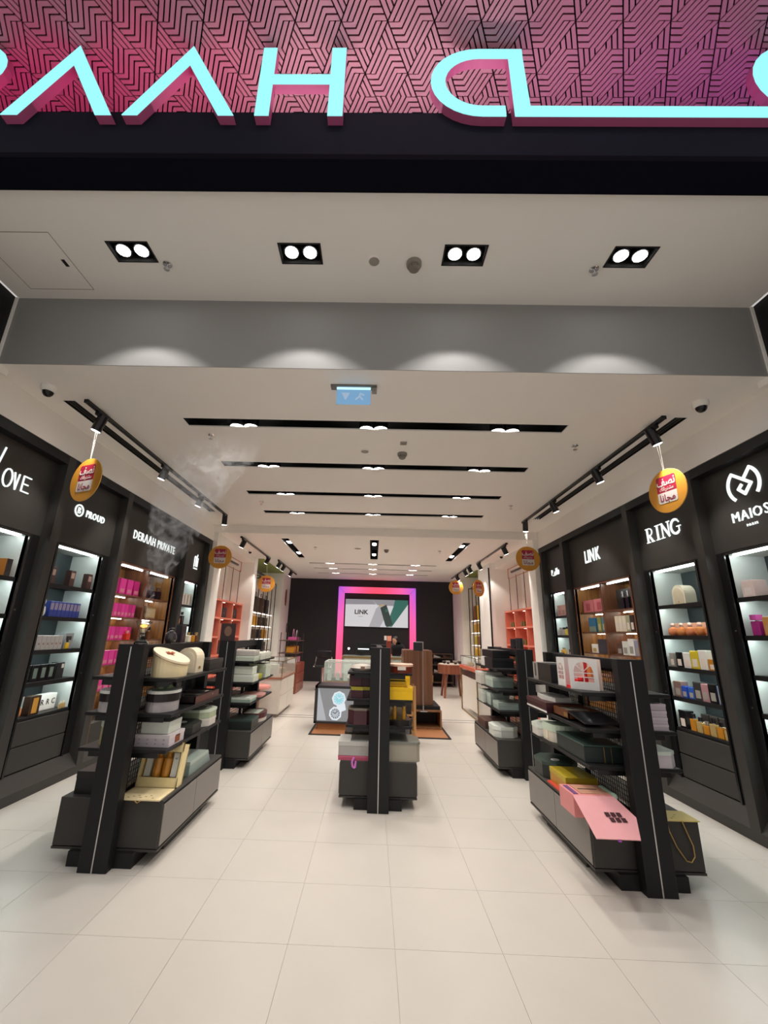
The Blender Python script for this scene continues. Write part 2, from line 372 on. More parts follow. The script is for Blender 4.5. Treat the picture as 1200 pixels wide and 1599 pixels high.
def slot_light(label, x0, x1, y0, y1, z, xs, energy, ldir=(0, .15), along='x'):
    t = thing('ceiling_slot_light', label, 'ceiling light', ((x0+x1)/2, (y0+y1)/2, z), group='recessed slot lights')
    a, b, d = (x1-x0)/2, (y1-y0)/2, .13
    e = .25 if along == 'x' else 0; z_ = .0125
    MB().box(-a, -a+.004, -b, b+e, z_, d).box(a-.004, a, -b, b+e, z_, d).box(-a, a, -b, -b+.004, z_, d).box(-a, a, b+e-.004, b+e, z_, d).box(-a, a, -b, b+e, d, d+.01).build('trough', VOID, t)
    for px, py, tw in xs:
        for s in (-1, 1):
            cx, cy = (px+s*tw-t.location.x, b+.008+.0155*y1) if along == 'x' else (px-t.location.x, py+s*tw-t.location.y)
            L = thing('spot_head', None, None, (cx, cy, 0)); L.parent = t
            MB().tube((0, 0, .035), (0, 0, .12), .074 if along == 'x' else .05, 20).build('barrel', SATIN, L); MB().tube((0, 0, .029), (0, 0, .036), .068 if along == 'x' else .042, 24).build('lens', BULB, L)
        lamp('SPOT', energy, (px, py, z-.005), (px+ldir[0], py+ldir[1], 0), t, size=125, blend=.8, radius=.09)
    return t
for k, y in enumerate(SLY):
    slot_light(f'long black recessed ceiling slot with three lamp pairs, {WHICH[k]}', -1.90, 1.83, y, y+.165, Z1, [(x, y+.105, .072) for x in (-1.36, -.035, 1.29)], E_SLIT)
for k, y in enumerate((11.1, 12.0, 12.95)):
    slot_light(f'slim black rear ceiling slot before the dark back wall, {ORD[k]} from front', -1.75, 1.68, y, y+.12, Z2, [(x, y+.07, .07) for x in (-1.2, -.03, 1.14)], E_REAR*.5)
for x0, x1, nm in ((-1.9, -1.74, 'left'), (-.09, .09, 'middle'), (1.78, 1.94, 'right')):
    slot_light(f'black lengthwise ceiling slot in the rear room, {nm} one', x0, x1, 8.2, 10.4, Z2, [((x0+x1)/2, y, .07) for y in (8.7, 9.9)], E_REAR, along='y')
# linear air slots beside the tracks
for s, x0, y0, nm in ((-1, -2.87, 3.32, 'left'), (1, 2.70, 3.42, 'right')):
    t = thing('air_diffuser', f'narrow black linear air slot along the {nm} side of the ceiling', 'air vent', (x0+.055, y0, Z1))
    L = 6.9-y0
    MB().box(-.055, -.05, 0, L, 0, .06).box(.05, .055, 0, L, 0, .06).box(-.055, .055, 0, L, .06, .065).build('plenum', VOID, t)
    for q in (-.018, .018): bx('blade', BLACK2, t, q-.004, q+.004, 0, L, .002, .03)
# lighting tracks with spotlights
def track(label, x, y0, y1, z):
    t = thing('lighting_track', label, 'lighting track', (x, y0, z))
    bx('rail', SATIN, t, -.018, .018, 0, y1-y0, -.03, 0); bx('end_cap', BLACK, t, -.02, .02, -.012, .0, -.032, 0); bx('end_cap', BLACK, t, -.02, .02, y1-y0, y1-y0+.012, -.032, 0)
    return t
def spot(label, x, y, z, tgt, energy=E_TRACK, lit=True, rr=.045):
    t = thing('track_spotlight', label, 'spotlight', (x, y, z-.03), group='track spotlights')
    bx('adapter', BLACK, t, -.02, .02, -.07, .07, -.03, 0, .003)
    MB().tube((0, 0, -.03), (0, 0, -.065), .012).build('stem', BLACK, t)
    d = (Vector(tgt)-Vector((x, y, z-.12))).normalized(); c = Vector((0, 0, -.085)); hd = d
    MB().tube(c-hd*.075, c+hd*.085, rr, 20).build('barrel', SATIN, t, smooth=True)
    MB().tube(c+hd*.083, c+hd*.088, rr*.86, 20).build('lens', BULB if lit else VOID, t)
    p = Vector((x, y, z-.03))+c+hd*.10
    if energy: lamp('SPOT', energy, p, tgt, t, size=62, blend=.7, radius=.03)
    return t
track('black lighting track along the left side of the shop ceiling', -2.63, 3.3, 7.05, Z1)
track('black lighting track along the right side of the shop ceiling', 2.58, 3.4, 7.05, Z1)
for s, x, ys in ((-1, -2.63, (3.55, 4.82, 5.95, 7.03)), (1, 2.58, (3.6, 4.61, 5.82, 6.98))):
    for k, y in enumerate(ys):
        spot(f"black spotlight on the {'left' if s < 0 else 'right'} shop track, {WHICH[k]}", x, y-.03, Z1, (s*3.0, y+.02, 2.3) if k < 3 else (x+s*.03, y+.25, 1.5))
for s, nm in ((-1, 'left'), (1, 'right')):
    x1, x2 = (-2.66, -2.49) if s < 0 else (2.61, 2.5)
    track(f'short black lighting track in the rear room, {nm} front', x1, 8.1, 10.5, Z2)
    track(f'short black lighting track in the rear room, {nm} back', x2, 10.75, 13.4, Z2)
    for k, (x, y) in enumerate(((x1, 8.25), (x1, 10.28), (x2, 10.85), (x2, 11.4), (x2, 12.5))):
        spot(f'black cylinder spotlight on the {nm} rear tracks, {ORD[k]} from the front', x, y, Z2, (s*3.4, y+.25, 1.6), energy=E_REAR*.32, rr=.05)
# dome cameras, detectors, sprinklers, speakers, exit sign, hatch
def dome(label, x, y, z, r=.06):
    t = thing('dome_camera', label, 'camera', (x, y, z))
    MB().lathe([(r, 0), (r, -.035), (r*.9, -.045), (r*.8, -.05)], n=20).build('housing', WHITE, t, smooth=True)
    MB().lathe([(r*.72, -.048), (r*.62, -.072), (r*.4, -.088), (.004, -.094)], n=20).build('lens_dome', SATIN, t, smooth=True)
dome('white dome camera with black eye above the left cabinets', -2.83, 3.1, Z1)
dome('white dome camera with black eye above the right cabinets', 2.73, 3.16, Z1)
dome('small dome camera on the rear ceiling, left', -2.88, 9.5, Z2, .05); dome('small dome camera on the rear ceiling, right', 2.86, 9.3, Z2, .05)
def detector(label, x, y, z):
    t = thing('smoke_detector', label, 'smoke detector', (x, y, z))
    MB().lathe([(.055, 0), (.055, -.02), (.05, -.03)], n=20).build('base', C('8d877e', rough=.5), t, smooth=True)
    MB().lathe([(.04, -.03), (.038, -.055), (.025, -.066)], n=20).build('sensor', C('7d776e', rough=.5), t, smooth=True)
    for k in range(6):
        a = k*math.pi/3; bx('fin', BLACK2, t, .036*math.cos(a)-.003, .036*math.cos(a)+.003, .036*math.sin(a)-.003, .036*math.sin(a)+.003, -.05, -.032)
detector('grey smoke detector in the middle of the entrance soffit', .24, 2.40, Z0); detector('grey smoke detector behind the nearest ceiling slot', .29, 4.32, Z1)
detector('small smoke detector in the rear ceiling', .27, 9.1, Z2)
def sprinkler(label, x, y, z):
    t = thing('sprinkler', label, 'sprinkler', (x, y, z))
    MB().lathe([(.035, 0), (.033, -.006), (.014, -.01)], n=16).build('escutcheon', CHROME, t); MB().tube((0, 0, -.01), (0, 0, -.045), .006).build('stem', CHROME, t)
    MB().lathe([(.02, -.045), (.022, -.048), (.004, -.05)], n=12).build('deflector', STEEL, t)
sprinkler('chrome sprinkler head beside the leftmost entrance downlight', -1.585, 2.43, Z0); sprinkler('chrome sprinkler head beside the rightmost entrance downlight', 1.55, 2.43, Z0)
sprinkler('small sprinkler near the left end of the nearest ceiling slot', -1.74, 3.95, Z1); sprinkler('small sprinkler near the right end of the nearest ceiling slot', 2.08, 4.03, Z1)
sprinkler('small sprinkler between left ceiling slots three and four', -1.80, 6.25, Z1); sprinkler('small sprinkler between right ceiling slots three and four', 2.09, 6.17, Z1)
sprinkler('small sprinkler in the rear ceiling, left', -1.3, 9.0, Z2); sprinkler('small sprinkler in the rear ceiling, right', 1.45, 9.1, Z2)
def speaker(label, x, y, z, r=.05):
    t = thing('ceiling_speaker', label, 'speaker', (x, y, z))
    MB().lathe([(r, 0), (r, -.006), (r*.9, -.01)], n=20).build('rim', WHITE, t); MB().lathe([(r*.84, -.0105), (r*.5, -.013)], n=20).build('grille', C('9c968d'), t)
speaker('round white disc speaker in the middle of the entrance soffit', -.05, 2.38, Z0, .045); speaker('flat round disc on the ceiling behind the nearest slot', -.13, 4.27, Z1)
speaker('flat round disc on the rear ceiling', -.36, 9.0, Z2, .09)
t = thing('wall_plate', 'small grey square plate on the ceiling beside the smoke detector', 'plate', (.285, 4.05, Z1))
bx('plate', C('a09a90'), t, -.035, .035, -.035, .035, -.01, 0, .002); bx('lens', C('8a847a'), t, -.02, .02, -.02, .02, -.014, -.01)
t = thing('exit_sign', 'blue lit hanging exit sign under the bulkhead', 'exit sign', (-.2, 3.02, Z1))
bx('mount_plate', C('6f6b66'), t, -.19, .19, -.035, .035, -.012, 0, .002); bx('light_bar', mat('sign_bar', (1, 1, 1), emit=1.2, ecol=(.45, .8, 1)), t, -.14, .14, -.012, .012, -.03, -.012)
bx('bracket', C('8d8880'), t, .15, .19, -.02, .02, -.055, -.012, .002)
bl = bx('blade', mat('blue_lit_acrylic', (.2, .5, .8), emit=.55, ecol=(.25, .52, .82)), t, -.14, .14, -.004, .004, -.165, -.03)
o = MB(); o.prism([(-.10, -.06), (-.03, -.06), (-.065, -.13)], -.0055, -.004, 'y').build('arrow', mat('pale_blue_print', (.5, .6, .75), emit=.6, ecol=(.45, .58, .78)), bl)
o = MB().stroke([(.02, -.12), (.05, -.09), (.075, -.12)], .014, lambda u, v, a: (u, a, v), -.0055, -.004).stroke([(.05, -.09), (.055, -.065), (.085, -.08)], .014, lambda u, v, a: (u, a, v), -.0055, -.004)
o.build('running_figure', MATS['pale_blue_print'], bl)
t = thing('access_hatch', 'flush white ceiling access hatch at the left of the soffit', 'hatch', (-2.56, 2.43, Z0))
f = MB()
for a in ((-.26, .26, -.25, -.246), (-.26, .26, .246, .25), (-.26, -.256, -.25, .25), (.256, .26, -.25, .25)): f.box(*a, -.0015, 0)
f.build('joint', C('7f786f'), t); bx('panel', WHITE, t, -.256, .256, -.246, .246, -.0008, 0); bx('latch', BLACK, t, .19, .215, -.03, .03, -.004, -.0008)
# ================================================================== WALL CABINETS
SHZ = (1.907, 1.587, 1.267, .972, .672)
WSZ = (1.92, 1.635, 1.345, 1.05, .76)
OT = 2.285
def cabinet(s, label, y0, y1, o0, o1, pil, first=None, woody=False, side_dark=False):
    """s = wall side; y0..y1 recess; o0..o1 shelf opening; pil = far pilaster width"""
    t = thing('wall_cabinet', label, 'cabinet', (s*3.1, (y0+y1)/2, 0))
    X = lambda u: s*(u-3.1); Y = lambda y: y-(y0+y1)/2
    B = lambda n, m, u0, u1, a, b, z0, z1, bv=0, p=t: bx(n, m, p, X(u0), X(u1), Y(a), Y(b), z0, z1, bv)
    UP = 3.2
    # plinth with sloped top and chamfered lip
    MB().prism([(X(3.1), 0), (X(3.1), .085), (X(3.2), .205), (X(3.6), .205), (X(3.6), 0)], Y(y0), Y(y1+pil), 'y').build('plinth', BLACK2, t)
    # pilaster with angled returns
    for a, b in ([(y1, y1+pil)] + ([first] if first else [])):
        mb = MB(); mb.prism([(X(3.1), Y(a)), (X(3.1), Y(b)), (X(3.235), Y(b)), (X(3.235), Y(a))], .085, 3.15, 'z').build('pilaster', BLACK2, t)
    B('cornice', BLACK, 3.1, 3.25, y0, y1, 3.06, 3.15)
    # sign panel and stiles
    B('sign_panel', BLACK2, UP, 3.235, y0, y1, OT+.03, 3.06)
    B('stile', BLACK, UP+.002, 3.235, y0, o0, .205, OT+.03); B('stile', BLACK, UP+.002, 3.235, o1, y1, .205, OT+.03)
    ff = MB(); e = .022
    ff.box(X(3.19), X(3.235), Y(o0-e), Y(o0), .205, OT+e).box(X(3.19), X(3.235), Y(o1), Y(o1+e), .205, OT+e).box(X(3.19), X(3.235), Y(o0), Y(o1), OT, OT+e)
    ff.build('opening_frame', WOODB if woody else SATIN, t)
    D = 3.55
    if not woody:
        sp = B('side_panel', CABW, 3.235, D, o0-.012, o0, .6, OT); B('side_panel', CABW, 3.235, D, o1, o1+.012, .6, OT)
        B('back_panel', TEAL, D, D+.015, o0-.012, o1+.012, .2, OT+.03); B('top_panel', CABW, 3.235, D, o0, o1, OT, OT+.02)
        B('led_strip', LED, 3.246, 3.255, o0+.03, o1-.03, OT-.012, OT)
        for z in SHZ[:-1]:
            sh = B('shelf', BLACK, 3.225, D, o0, o1, z-.022, z, .002)
            B('led_strip', LEDB, 3.25, 3.275, o0+.03, o1-.03, z-.03, z-.022, p=sh); B('lip', BLACK, 3.22, 3.226, o0, o1, z-.040, z, p=sh)
        B('counter_shelf', BLACK, 3.215, D, o0, o1, SHZ[-1]-.025, SHZ[-1], .002)
        for za, zb in ((.435, .64), (.215, .425)): B('drawer_front', BLACK2, UP+.004, 3.22, o0+.004, o1-.004, za, zb, .003)
        B('drawer_box', BLACK, 3.222, D, o0, o1, .21, .645)
    else:
        mid = (o0+o1)/2
        B('side_panel', WOODW, 3.235, D, o0-.012, o0, .43, OT); B('side_panel', WOODW, 3.235, D, o1, o1+.012, .43, OT)
        B('back_panel', WOODW, D, D+.015, o0-.012, o1+.012, .2, OT+.03); B('top_panel', WOODB, 3.235, D, o0, o1, OT, OT+.02)
        B('divider', WOODB, 3.215, D, mid-.022, mid+.022, .43, OT)
        for a, b in ((o0, mid-.022), (mid+.022, o1)):
            B('led_strip', LED, 3.27, 3.28, a+.06, b-.06, OT-.012, OT)
            for z in WSZ:
                sh = B('shelf', WOODB, 3.245, D, a, b, z-.018, z); B('led_strip', LEDW, 3.455, 3.468, a+.05, b-.05, z-.026, z-.018, p=sh)
        for a, b in ((o0, mid-.022), (mid+.022, o1)): B('drawer_front', BLACK2, UP+.004, 3.22, a+.004, b-.004, .215, .43, .003)
        B('drawer_box', BLACK, 3.222, D, o0, o1, .21, .43)
    # small chrome shelf-pin sparkle and slot on the far stile
    for z in (1.0, 1.62):
        B('hinge_cap', STEEL, UP-.002, UP+.004, o1+.05, o1+.06, z, z+.012)
    return t
LA = cabinet(-1, 'leftmost black wall cabinet with white lit shelves', 2.95, 3.85, 3.02, 3.72, .10, first=(2.90, 2.95))
LB = cabinet(-1, 'second left black wall cabinet holding blue and silver cartons', 3.95, 4.94, 4.10, 4.81, .10)
LC = cabinet(-1, 'left cabinet with warm walnut shelves full of pink cartons', 5.04, 6.76, 5.20, 6.66, .10, woody=True)
LD = cabinet(-1, 'narrow black wall cabinet at the far end of the left row', 6.86, 7.68, 7.02, 7.56, .12)
RA = cabinet(1, 'rightmost black wall cabinet with white lit shelves', 2.99, 3.90, 3.10, 3.80, .10, first=(2.94, 2.99))
RB = cabinet(1, 'second right black wall cabinet holding amber and blue perfumes', 4.00, 4.98, 4.17, 4.87, .10)
RC = cabinet(1, 'right cabinet with warm walnut shelves and center divider', 5.08, 6.80, 5.28, 6.74, .10, woody=True)
RD = cabinet(1, 'narrow black wall cabinet at the far end of the right row', 6.90, 7.70, 7.08, 7.62, .10)
# lit signs on the header panels
def side_frame(s): return ((0, 1, 0) if s < 0 else (0, -1, 0)), (0, 0, 1)
def hsign(s, label, yc, zc, build):
    t = thing('lit_sign', label, 'sign', (s*3.2, yc, zc)); build(t, s, *side_frame(s)); return t
def T_(t, s, body, size, u, v, du=0, dz=0, xs=1, bold=0, name='letter', gs=.88):
    # each letter of the word is one part
    sgn = 1 if s < 0 else -1
    cu = bpy.data.curves.new('m', 'FONT'); cu.size = size
    o = bpy.data.objects.new('m', cu); COL.objects.link(o)
    def wid(st):
        cu.body = st+'.'; bpy.context.view_layer.update(); a = o.dimensions.x; cu.body = '.'; bpy.context.view_layer.update(); return a-o.dimensions.x
    tot = wid(body); pos = []
    for k, ch in enumerate(body): pos.append(wid(body[:k]) if k else 0)
    bpy.data.objects.remove(o)
    for ch, p in zip(body, pos):
        if ch == ' ': continue
        off = (p-tot/2)*xs+du
        text(ch, size, LETTER, t, (-s*.006, sgn*off, dz-size*.35), u, v, name, .010, center=False, xs=xs*gs, bold=bold)
def strokes(t, s, lines, wd, name='emblem', m=None):
    sgn = 1 if s < 0 else -1
    mb = MB()
    for L in lines: mb.stroke(L, wd, lambda a, b, d: (-s*(.001+d), sgn*a, b), 0, .010)
    return mb.build(name, m or LETTER, t)
def circ(cx, cy, r, a0=0, a1=360, n=20, ry=None): return [(cx+r*math.cos(R(a0+(a1-a0)*i/n)), cy+(ry or r)*math.sin(R(a0+(a1-a0)*i/n))) for i in range(n+1)]
def sLove(t, s, u, v):
    H = .0095
    # thin hand-drawn capitals, tall L
    for nm, L in (('letter', [[(-.42, -.07), (-.42, .08), (-.34, -.07), (-.34, .08)]]), ('letter', [[(-.20, .07), (-.29, .07), (-.29, -.06), (-.20, -.06)], [(-.29, .01), (-.22, .01)]]),
                  ('letter', [[(-.03, .24), (-.09, -.08), (-.02, -.085)]]), ('letter', [circ(.06, 0, .045, 0, 360, 16, .08)]),
                  ('letter', [[(.12, .07), (.155, -.075), (.17, .07)]]), ('letter', [[(.30, .075), (.22, .075), (.22, -.065), (.30, -.065)], [(.22, .005), (.28, .005)]])):
        strokes(t, s, L, .011, nm)
    strokes(t, s, [circ(-.52, 0, .05, 0, 360, 16, .08)], .016, 'letter')
hsign(-1, 'lit thin white word sign at the left picture edge', 3.28, 2.72, sLove)
def sProud(t, s, u, v):
    strokes(t, s, [circ(-.20, 0, .06)], .014); strokes(t, s, [[(-.215, -.03), (-.215, .03), (-.19, .028), (-.185, .012), (-.21, .004), (-.18, -.01), (-.185, -.026), (-.215, -.03)]], .008, 'monogram')
    T_(t, s, 'PROUD', .105, u, v, du=.08, bold=.0015, xs=.95)
hsign(-1, 'lit white emblem and word on the second left cabinet', 4.47, 2.70, sProud)
def sDer(t, s, u, v): T_(t, s, 'DERΛΛH PRIVATE', .165, u, v, xs=.92)
hsign(-1, 'long lit white two-word sign above the pink cartons', 5.94, 2.70, sDer)
def sD(t, s, u, v):
    strokes(t, s, [[(-.05, -.10), (-.05, .03), circ(-.02, .05, .03, 180, 0, 8)[0]] + circ(-.02, .05, .03, 180, 0, 8) + [(.01, -.08)]], .02)
    strokes(t, s, [[(.06, .12), (.03, .02), (.07, -.02), (.03, -.09)], [(.09, .06), (.085, -.09)]], .018); strokes(t, s, [[(-.05, -.13), (.09, -.13)]], .02, 'bar')
hsign(-1, 'small lit white monogram on the far left cabinet', 7.37, 2.68, sD)
def sMaios(t, s, u, v):
    k = .155
    strokes(t, s, [circ(0, .13, k, 225, 128, 14), [(k*math.cos(R(128)), .13+k*math.sin(R(128))), (.075, .12), (0, .045), (-.055, .10), (-.02, .13)]], .026)
    strokes(t, s, [circ(0, .13, k, -40, 55, 14), [(k*math.cos(R(55)), .13+k*math.sin(R(55))), (.005, .17)]], .026)
    T_(t, s, 'MAIOS', .125, u, v, dz=-.13, xs=1.02); T_(t, s, 'P A R I S', .03, u, v, dz=-.225)
hsign(1, 'lit white ribbon emblem with word below on rightmost cabinet', 3.45, 2.72, sMaios)
def sRing(t, s, u, v):
    # serif capitals
    f = lambda a, b, d: (-1*(.001+d), -a, b)
    W = .023; w_ = .010
    def L(du, thick, thin):
        mb = MB()
        for a in thick: mb.stroke([(x+du, y) for x, y in a], W, f, 0, .01)
        for a in thin: mb.stroke([(x+du, y) for x, y in a], w_, f, 0, .01)
        mb.build('letter', LETTER, t)
    L(-.215, [[(-.03, -.075), (-.03, .075)], [(.0, -.005), (.05, -.075)]], [[(-.055, .08), (.01, .08)], [(-.055, -.08), (0, -.08)], [(.035, -.08), (.075, -.08)], [(.01, .08)]+circ(.01, .038, .04, 90, -90, 8), [(.01, -.002), (-.02, -.002)]])
    L(-.07, [[(0, -.075), (0, .075)]], [[(-.03, .08), (.03, .08)], [(-.03, -.08), (.03, -.08)]])
    L(.06, [[(-.05, .075), (.05, -.075)]], [[(-.05, -.08), (-.05, .08)], [(.05, -.08), (.05, .08)], [(-.08, .08), (-.04, .08)], [(.03, .08), (.075, .08)], [(-.075, -.08), (-.025, -.08)]])
    L(.215, [circ(0, 0, .065, 60, 300, 16, .075)], [circ(0, 0, .065, 30, 60, 4, .075), [(.05, -.06), (.05, -.01)], [(.02, -.005), (.075, -.005)]])
hsign(1, 'lit white four-letter serif sign on the second right cabinet', 4.55, 2.70, sRing)
def sLink(t, s, u, v): T_(t, s, 'LINK', .26, u, v, xs=.80, bold=.004)
hsign(1, 'lit bold white four-letter sign above the right walnut shelves', 6.08, 2.72, sLink)
def sPm(t, s, u, v):
    T_(t, s, 'P', .13, u, v, du=-.14, bold=.004); strokes(t, s, [[(-.06, -.04), (-.02, .0), (.0, -.05)], [(-.11, -.06), (-.01, -.06)]], .014, 'flourish'); T_(t, s, 'Mo', .16, u, v, du=.08, xs=.7, bold=.004)
hsign(1, 'small lit white sign on the far right cabinet', 7.36, 2.66, sPm)

# ================================================================== SHELF GOODS
def carton(name, label, cat, x, y, z, w, d, h, m, group=None, s=-1, patch=None, pm=None, bev=.002):
    """carton standing at (x,y,z): w along the wall, d deep, h high; printed panel on the aisle face"""
    if abs(x) > 3.25 and y < 7.8: x = math.copysign(max(abs(x)-.08, 3.232+d/2), x)
    o = MB().box(-d/2, d/2, -w/2, w/2, 0, h).build(name, m, None, bev); o.location = (x, y, z); tag(o, label, cat, group)
    a = patch or (.2, .8, .12, .55)
    fx = -s*d/2
    bx('front_print', pm or C('e8d9cf'), o, fx, fx-s*.0012, -w/2+w*a[0], -w/2+w*a[1], h*a[2], h*a[3])
    bx('top_flap', m, o, -d/2+.003, d/2-.003, -w/2+.003, w/2-.003, h, h+.0012)
    return o
def bottle(name, label, x, y, z, w, h, m, capm, group=None, rnd=False, capw=.5, caph=.25, d=None, content=None):
    if abs(x) > 3.25 and y < 7.8: x = math.copysign(max(abs(x)-.08, 3.232+(w/2 if rnd else (d or w*.6)/2)), x)
    t = thing(name, label, 'perfume bottle', (x, y, z), group=group); bh = h*(1-caph-.06)
    d = d or w*.6
    if rnd: MB().lathe([(w*.32, 0), (w*.48, bh*.2), (w*.5, bh*.5), (w*.42, bh*.82), (w*.16, bh)], n=14).build('glass_body', m, t, smooth=True)
    else: MB().box(-d/2, d/2, -w/2, w/2, 0, bh).build('glass_body', m, t, .004)
    MB().tube((0, 0, bh), (0, 0, bh+h*.06), w*.14, 10).build('collar', STEEL, t)
    if rnd: MB().lathe([(w*capw*.4, 0), (w*capw*.5, h*caph*.4), (w*capw*.3, h*caph)], (0, 0, bh+h*.06), 12).build('cap', capm, t, smooth=True)
    else: MB().tube((0, 0, bh+h*.06), (0, 0, h), w*capw*.5, 12).build('cap', capm, t)
    return t
AMB = C('c9882e', rough=.15, coat=.5); AMB2 = C('d9a24a', rough=.15, coat=.5); PALE = C('dfe4dc', rough=.15, coat=.5); BLU = C('2b3f8f', rough=.35)
BLU2 = C('3a66c4', rough=.2, coat=.4); HOT = C('e0389a', rough=.4); HOT2 = C('c92a82', rough=.4); SIL = C('a9a6a4', rough=.3); CRM = C('e9dfc8', rough=.5)
BLKB = C('17161a', rough=.25, coat=.4); DBR = C('4a3431', rough=.4); PKS = C('d77f86', rough=.5); ORG = C('d98a4e', rough=.2, coat=.5); ROSEG = C('d9b0a8', rough=.4)
LIL = C('c9bcc6', rough=.5); LIME = C('b9b52c', rough=.5); GRN = C('22332f', rough=.45); BURG = C('3d1a24', rough=.4); WHT = C('e6e4de', rough=.5); MINT = C('cfe0d2', rough=.5)
YEL = C('e8b90f', rough=.45); GREY = C('9d9a93', rough=.5); TAUPE = C('a9a294', rough=.5); CREAMB = C('f2e0b4', rough=.45); PINKB = C('e2a2a6', rough=.5); GREYG = C('8fa09a', rough=.5)
def rowl(base, i, n, where):
    return f'{base}, {ORD[i]} of {["","","two","three","four","five","six","seven","eight","nine","ten"][n]} from the front, {where}'
XL, XR = -3.37, 3.37
# ---- second left cabinet
for i, y in enumerate((4.17, 4.45, 4.73)):
    carton('slim_carton', rowl('slim dark brown carton', i, 3, 'top shelf, second left cabinet'), 'carton', -3.33, y, SHZ[0], .075, .06, .165, DBR, 'slim brown cartons', pm=C('b79a92'), patch=(.15, .8, .5, .85))
bottle('perfume_bottle', 'white domed bottle beside the blue cartons, second left cabinet', -3.29, 4.17, SHZ[1], .07, .18, PALE, WHT, rnd=True, capw=.7, caph=.35)
for i in range(8):
    carton('blue_carton', rowl('royal blue carton', i, 8, 'second left cabinet'), 'carton', XL+.03, 4.255+i*.056, SHZ[1], .052, .07, .15, BLU, 'blue cartons', pm=C('8f86a0'), patch=(.1, .9, .45, .9))
for i in range(7):
    carton('silver_carton', rowl('silver grey carton', i, 7, 'second left cabinet'), 'carton', XL+.02, 4.14+i*.058, SHZ[2], .054, .07, .135, SIL, 'silver cartons', pm=C('8d7370'), patch=(.3, .7, .35, .5))
carton('clear_carton', 'wide grey carton with black label beside silver cartons', 'carton', XL, 4.63, SHZ[2], .12, .08, .16, C('8f9496', rough=.3), pm=BLKB, patch=(.1, .75, .55, .8))
bottle('perfume_bottle', 'small yellow bottle before the grey carton, second left cabinet', -3.27, 4.60, SHZ[2], .05, .09, C('d8ab2e', rough=.2), BLKB)
for i in range(4):
    carton('black_carton', rowl('black glossy carton', i, 4, 'second left cabinet'), 'carton', XL, 4.16+i*.105, SHZ[3], .095, .07, .155, BLKB, 'black glossy cartons', pm=C('6f8078'), patch=(.25, .75, .2, .8))
carton('black_carton', 'black carton with white square seal, second left cabinet', 'carton', XL, 4.60, SHZ[3], .11, .07, .16, C('2c2d30', rough=.3), pm=WHT, patch=(.6, .9, .65, .9))
bottle('perfume_bottle', 'round amber bottle at the front of the lowest shelf, second left cabinet', -3.28, 4.165, SHZ[4], .09, .15, ORG, AMB2, rnd=True)
carton('dark_carton', 'dark carton with golden bottle print, second left cabinet', 'carton', -3.31, 4.33, SHZ[4], .13, .07, .17, C('3a2a20', rough=.4), pm=AMB2, patch=(.25, .75, .1, .9))
wc = carton('white_carton', 'wide white carton with dark capital letters, second left cabinet', 'carton', -3.44, 4.55, SHZ[4], .36, .08, .15, WHT, pm=C('f0efe9'), patch=(.02, .98, .05, .95))
for i, ch in enumerate('RRRC'): text(ch, .075, BLKB, wc, (.042, -.09+i*.075, .075), (0, 1, 0), (0, 0, 1), 'letter', .002)
for i, y in enumerate((4.70, 4.745)): bottle('perfume_bottle', ['small tan bottle at the end of the lowest shelf, front one', 'small tan bottle at the end of the lowest shelf, back one'][i], -3.29, y, SHZ[4], .038, .07, C('bfa06e', rough=.2), C('d8cdb4'))
# ---- leftmost cabinet
carton('orange_carton', 'orange and black carton on the top shelf, leftmost cabinet', 'carton', -3.33, 3.63, SHZ[0], .06, .11, .15, C('b4702e', rough=.5), pm=BLKB, patch=(0, 1, 0, 1))
bottle('perfume_bottle', 'pale cream bottle on the second shelf, leftmost cabinet', -3.33, 3.52, SHZ[1], .09, .15, C('e5d9bd', rough=.2), C('cdb98a'))
carton('cream_carton', 'cream carton on the third shelf, leftmost cabinet', 'carton', -3.33, 3.45, SHZ[2], .09, .08, .15, CRM)
# ---- left walnut cabinet
def pinks(n, y0, dy, z, w, h, where, start=0):
    for i in range(n):
        carton('pink_carton', rowl('hot pink carton', i, n, where), 'carton', -3.40, y0+i*dy, z, w, .07, h, HOT if i % 3 else HOT2, 'hot pink cartons', pm=C('d8829a'), patch=(.15, .85, .12, .35))
pinks(4, 5.31, .165, WSZ[0], .13, .20, 'top walnut shelf'); pinks(8, 5.25, .082, WSZ[1], .076, .165, 'second walnut shelf'); pinks(7, 5.26, .092, WSZ[2], .086, .165, 'third walnut shelf')
pinks(5, 5.27, .12, WSZ[3], .11, .17, 'fourth walnut shelf'); pinks(5, 5.27, .12, WSZ[4], .11, .17, 'lowest walnut shelf')
bottle('perfume_bottle', 'red bottle before the pink cartons on the left walnut shelves', -3.30, 5.72, WSZ[2], .09, .12, C('d2402e', rough=.2), C('e8a39a'))
for i, y in enumerate((6.10, 6.28, 6.47)):
    bottle('perfume_bottle', rowl('dark reddish bottle', i, 3, 'top walnut shelf, left'), -3.40, y, WSZ[0], .10, .18, C('2a1a20', rough=.2), [C('8f2b45', rough=.2), BLKB, C('5a3b34')][i], 'dark bottles', capw=.6)  # red tint is the bottles' own colour
carton('clear_carton', 'clear carton with golden edge on the left walnut shelves', 'carton', -3.38, 6.22, WSZ[1], .28, .10, .17, C('8a6a3e', rough=.3), pm=C('b7a27c'), patch=(.06, .94, .1, .85))
bottle('perfume_bottle', 'black bottle with white label on the left walnut shelves', -3.38, 6.18, WSZ[2], .11, .18, BLKB, C('cfc8b8')); bottle('perfume_bottle', 'brown bottle beside the black one on the left walnut shelves', -3.38, 6.34, WSZ[2], .10, .17, C('6a4526', rough=.2), BLKB)
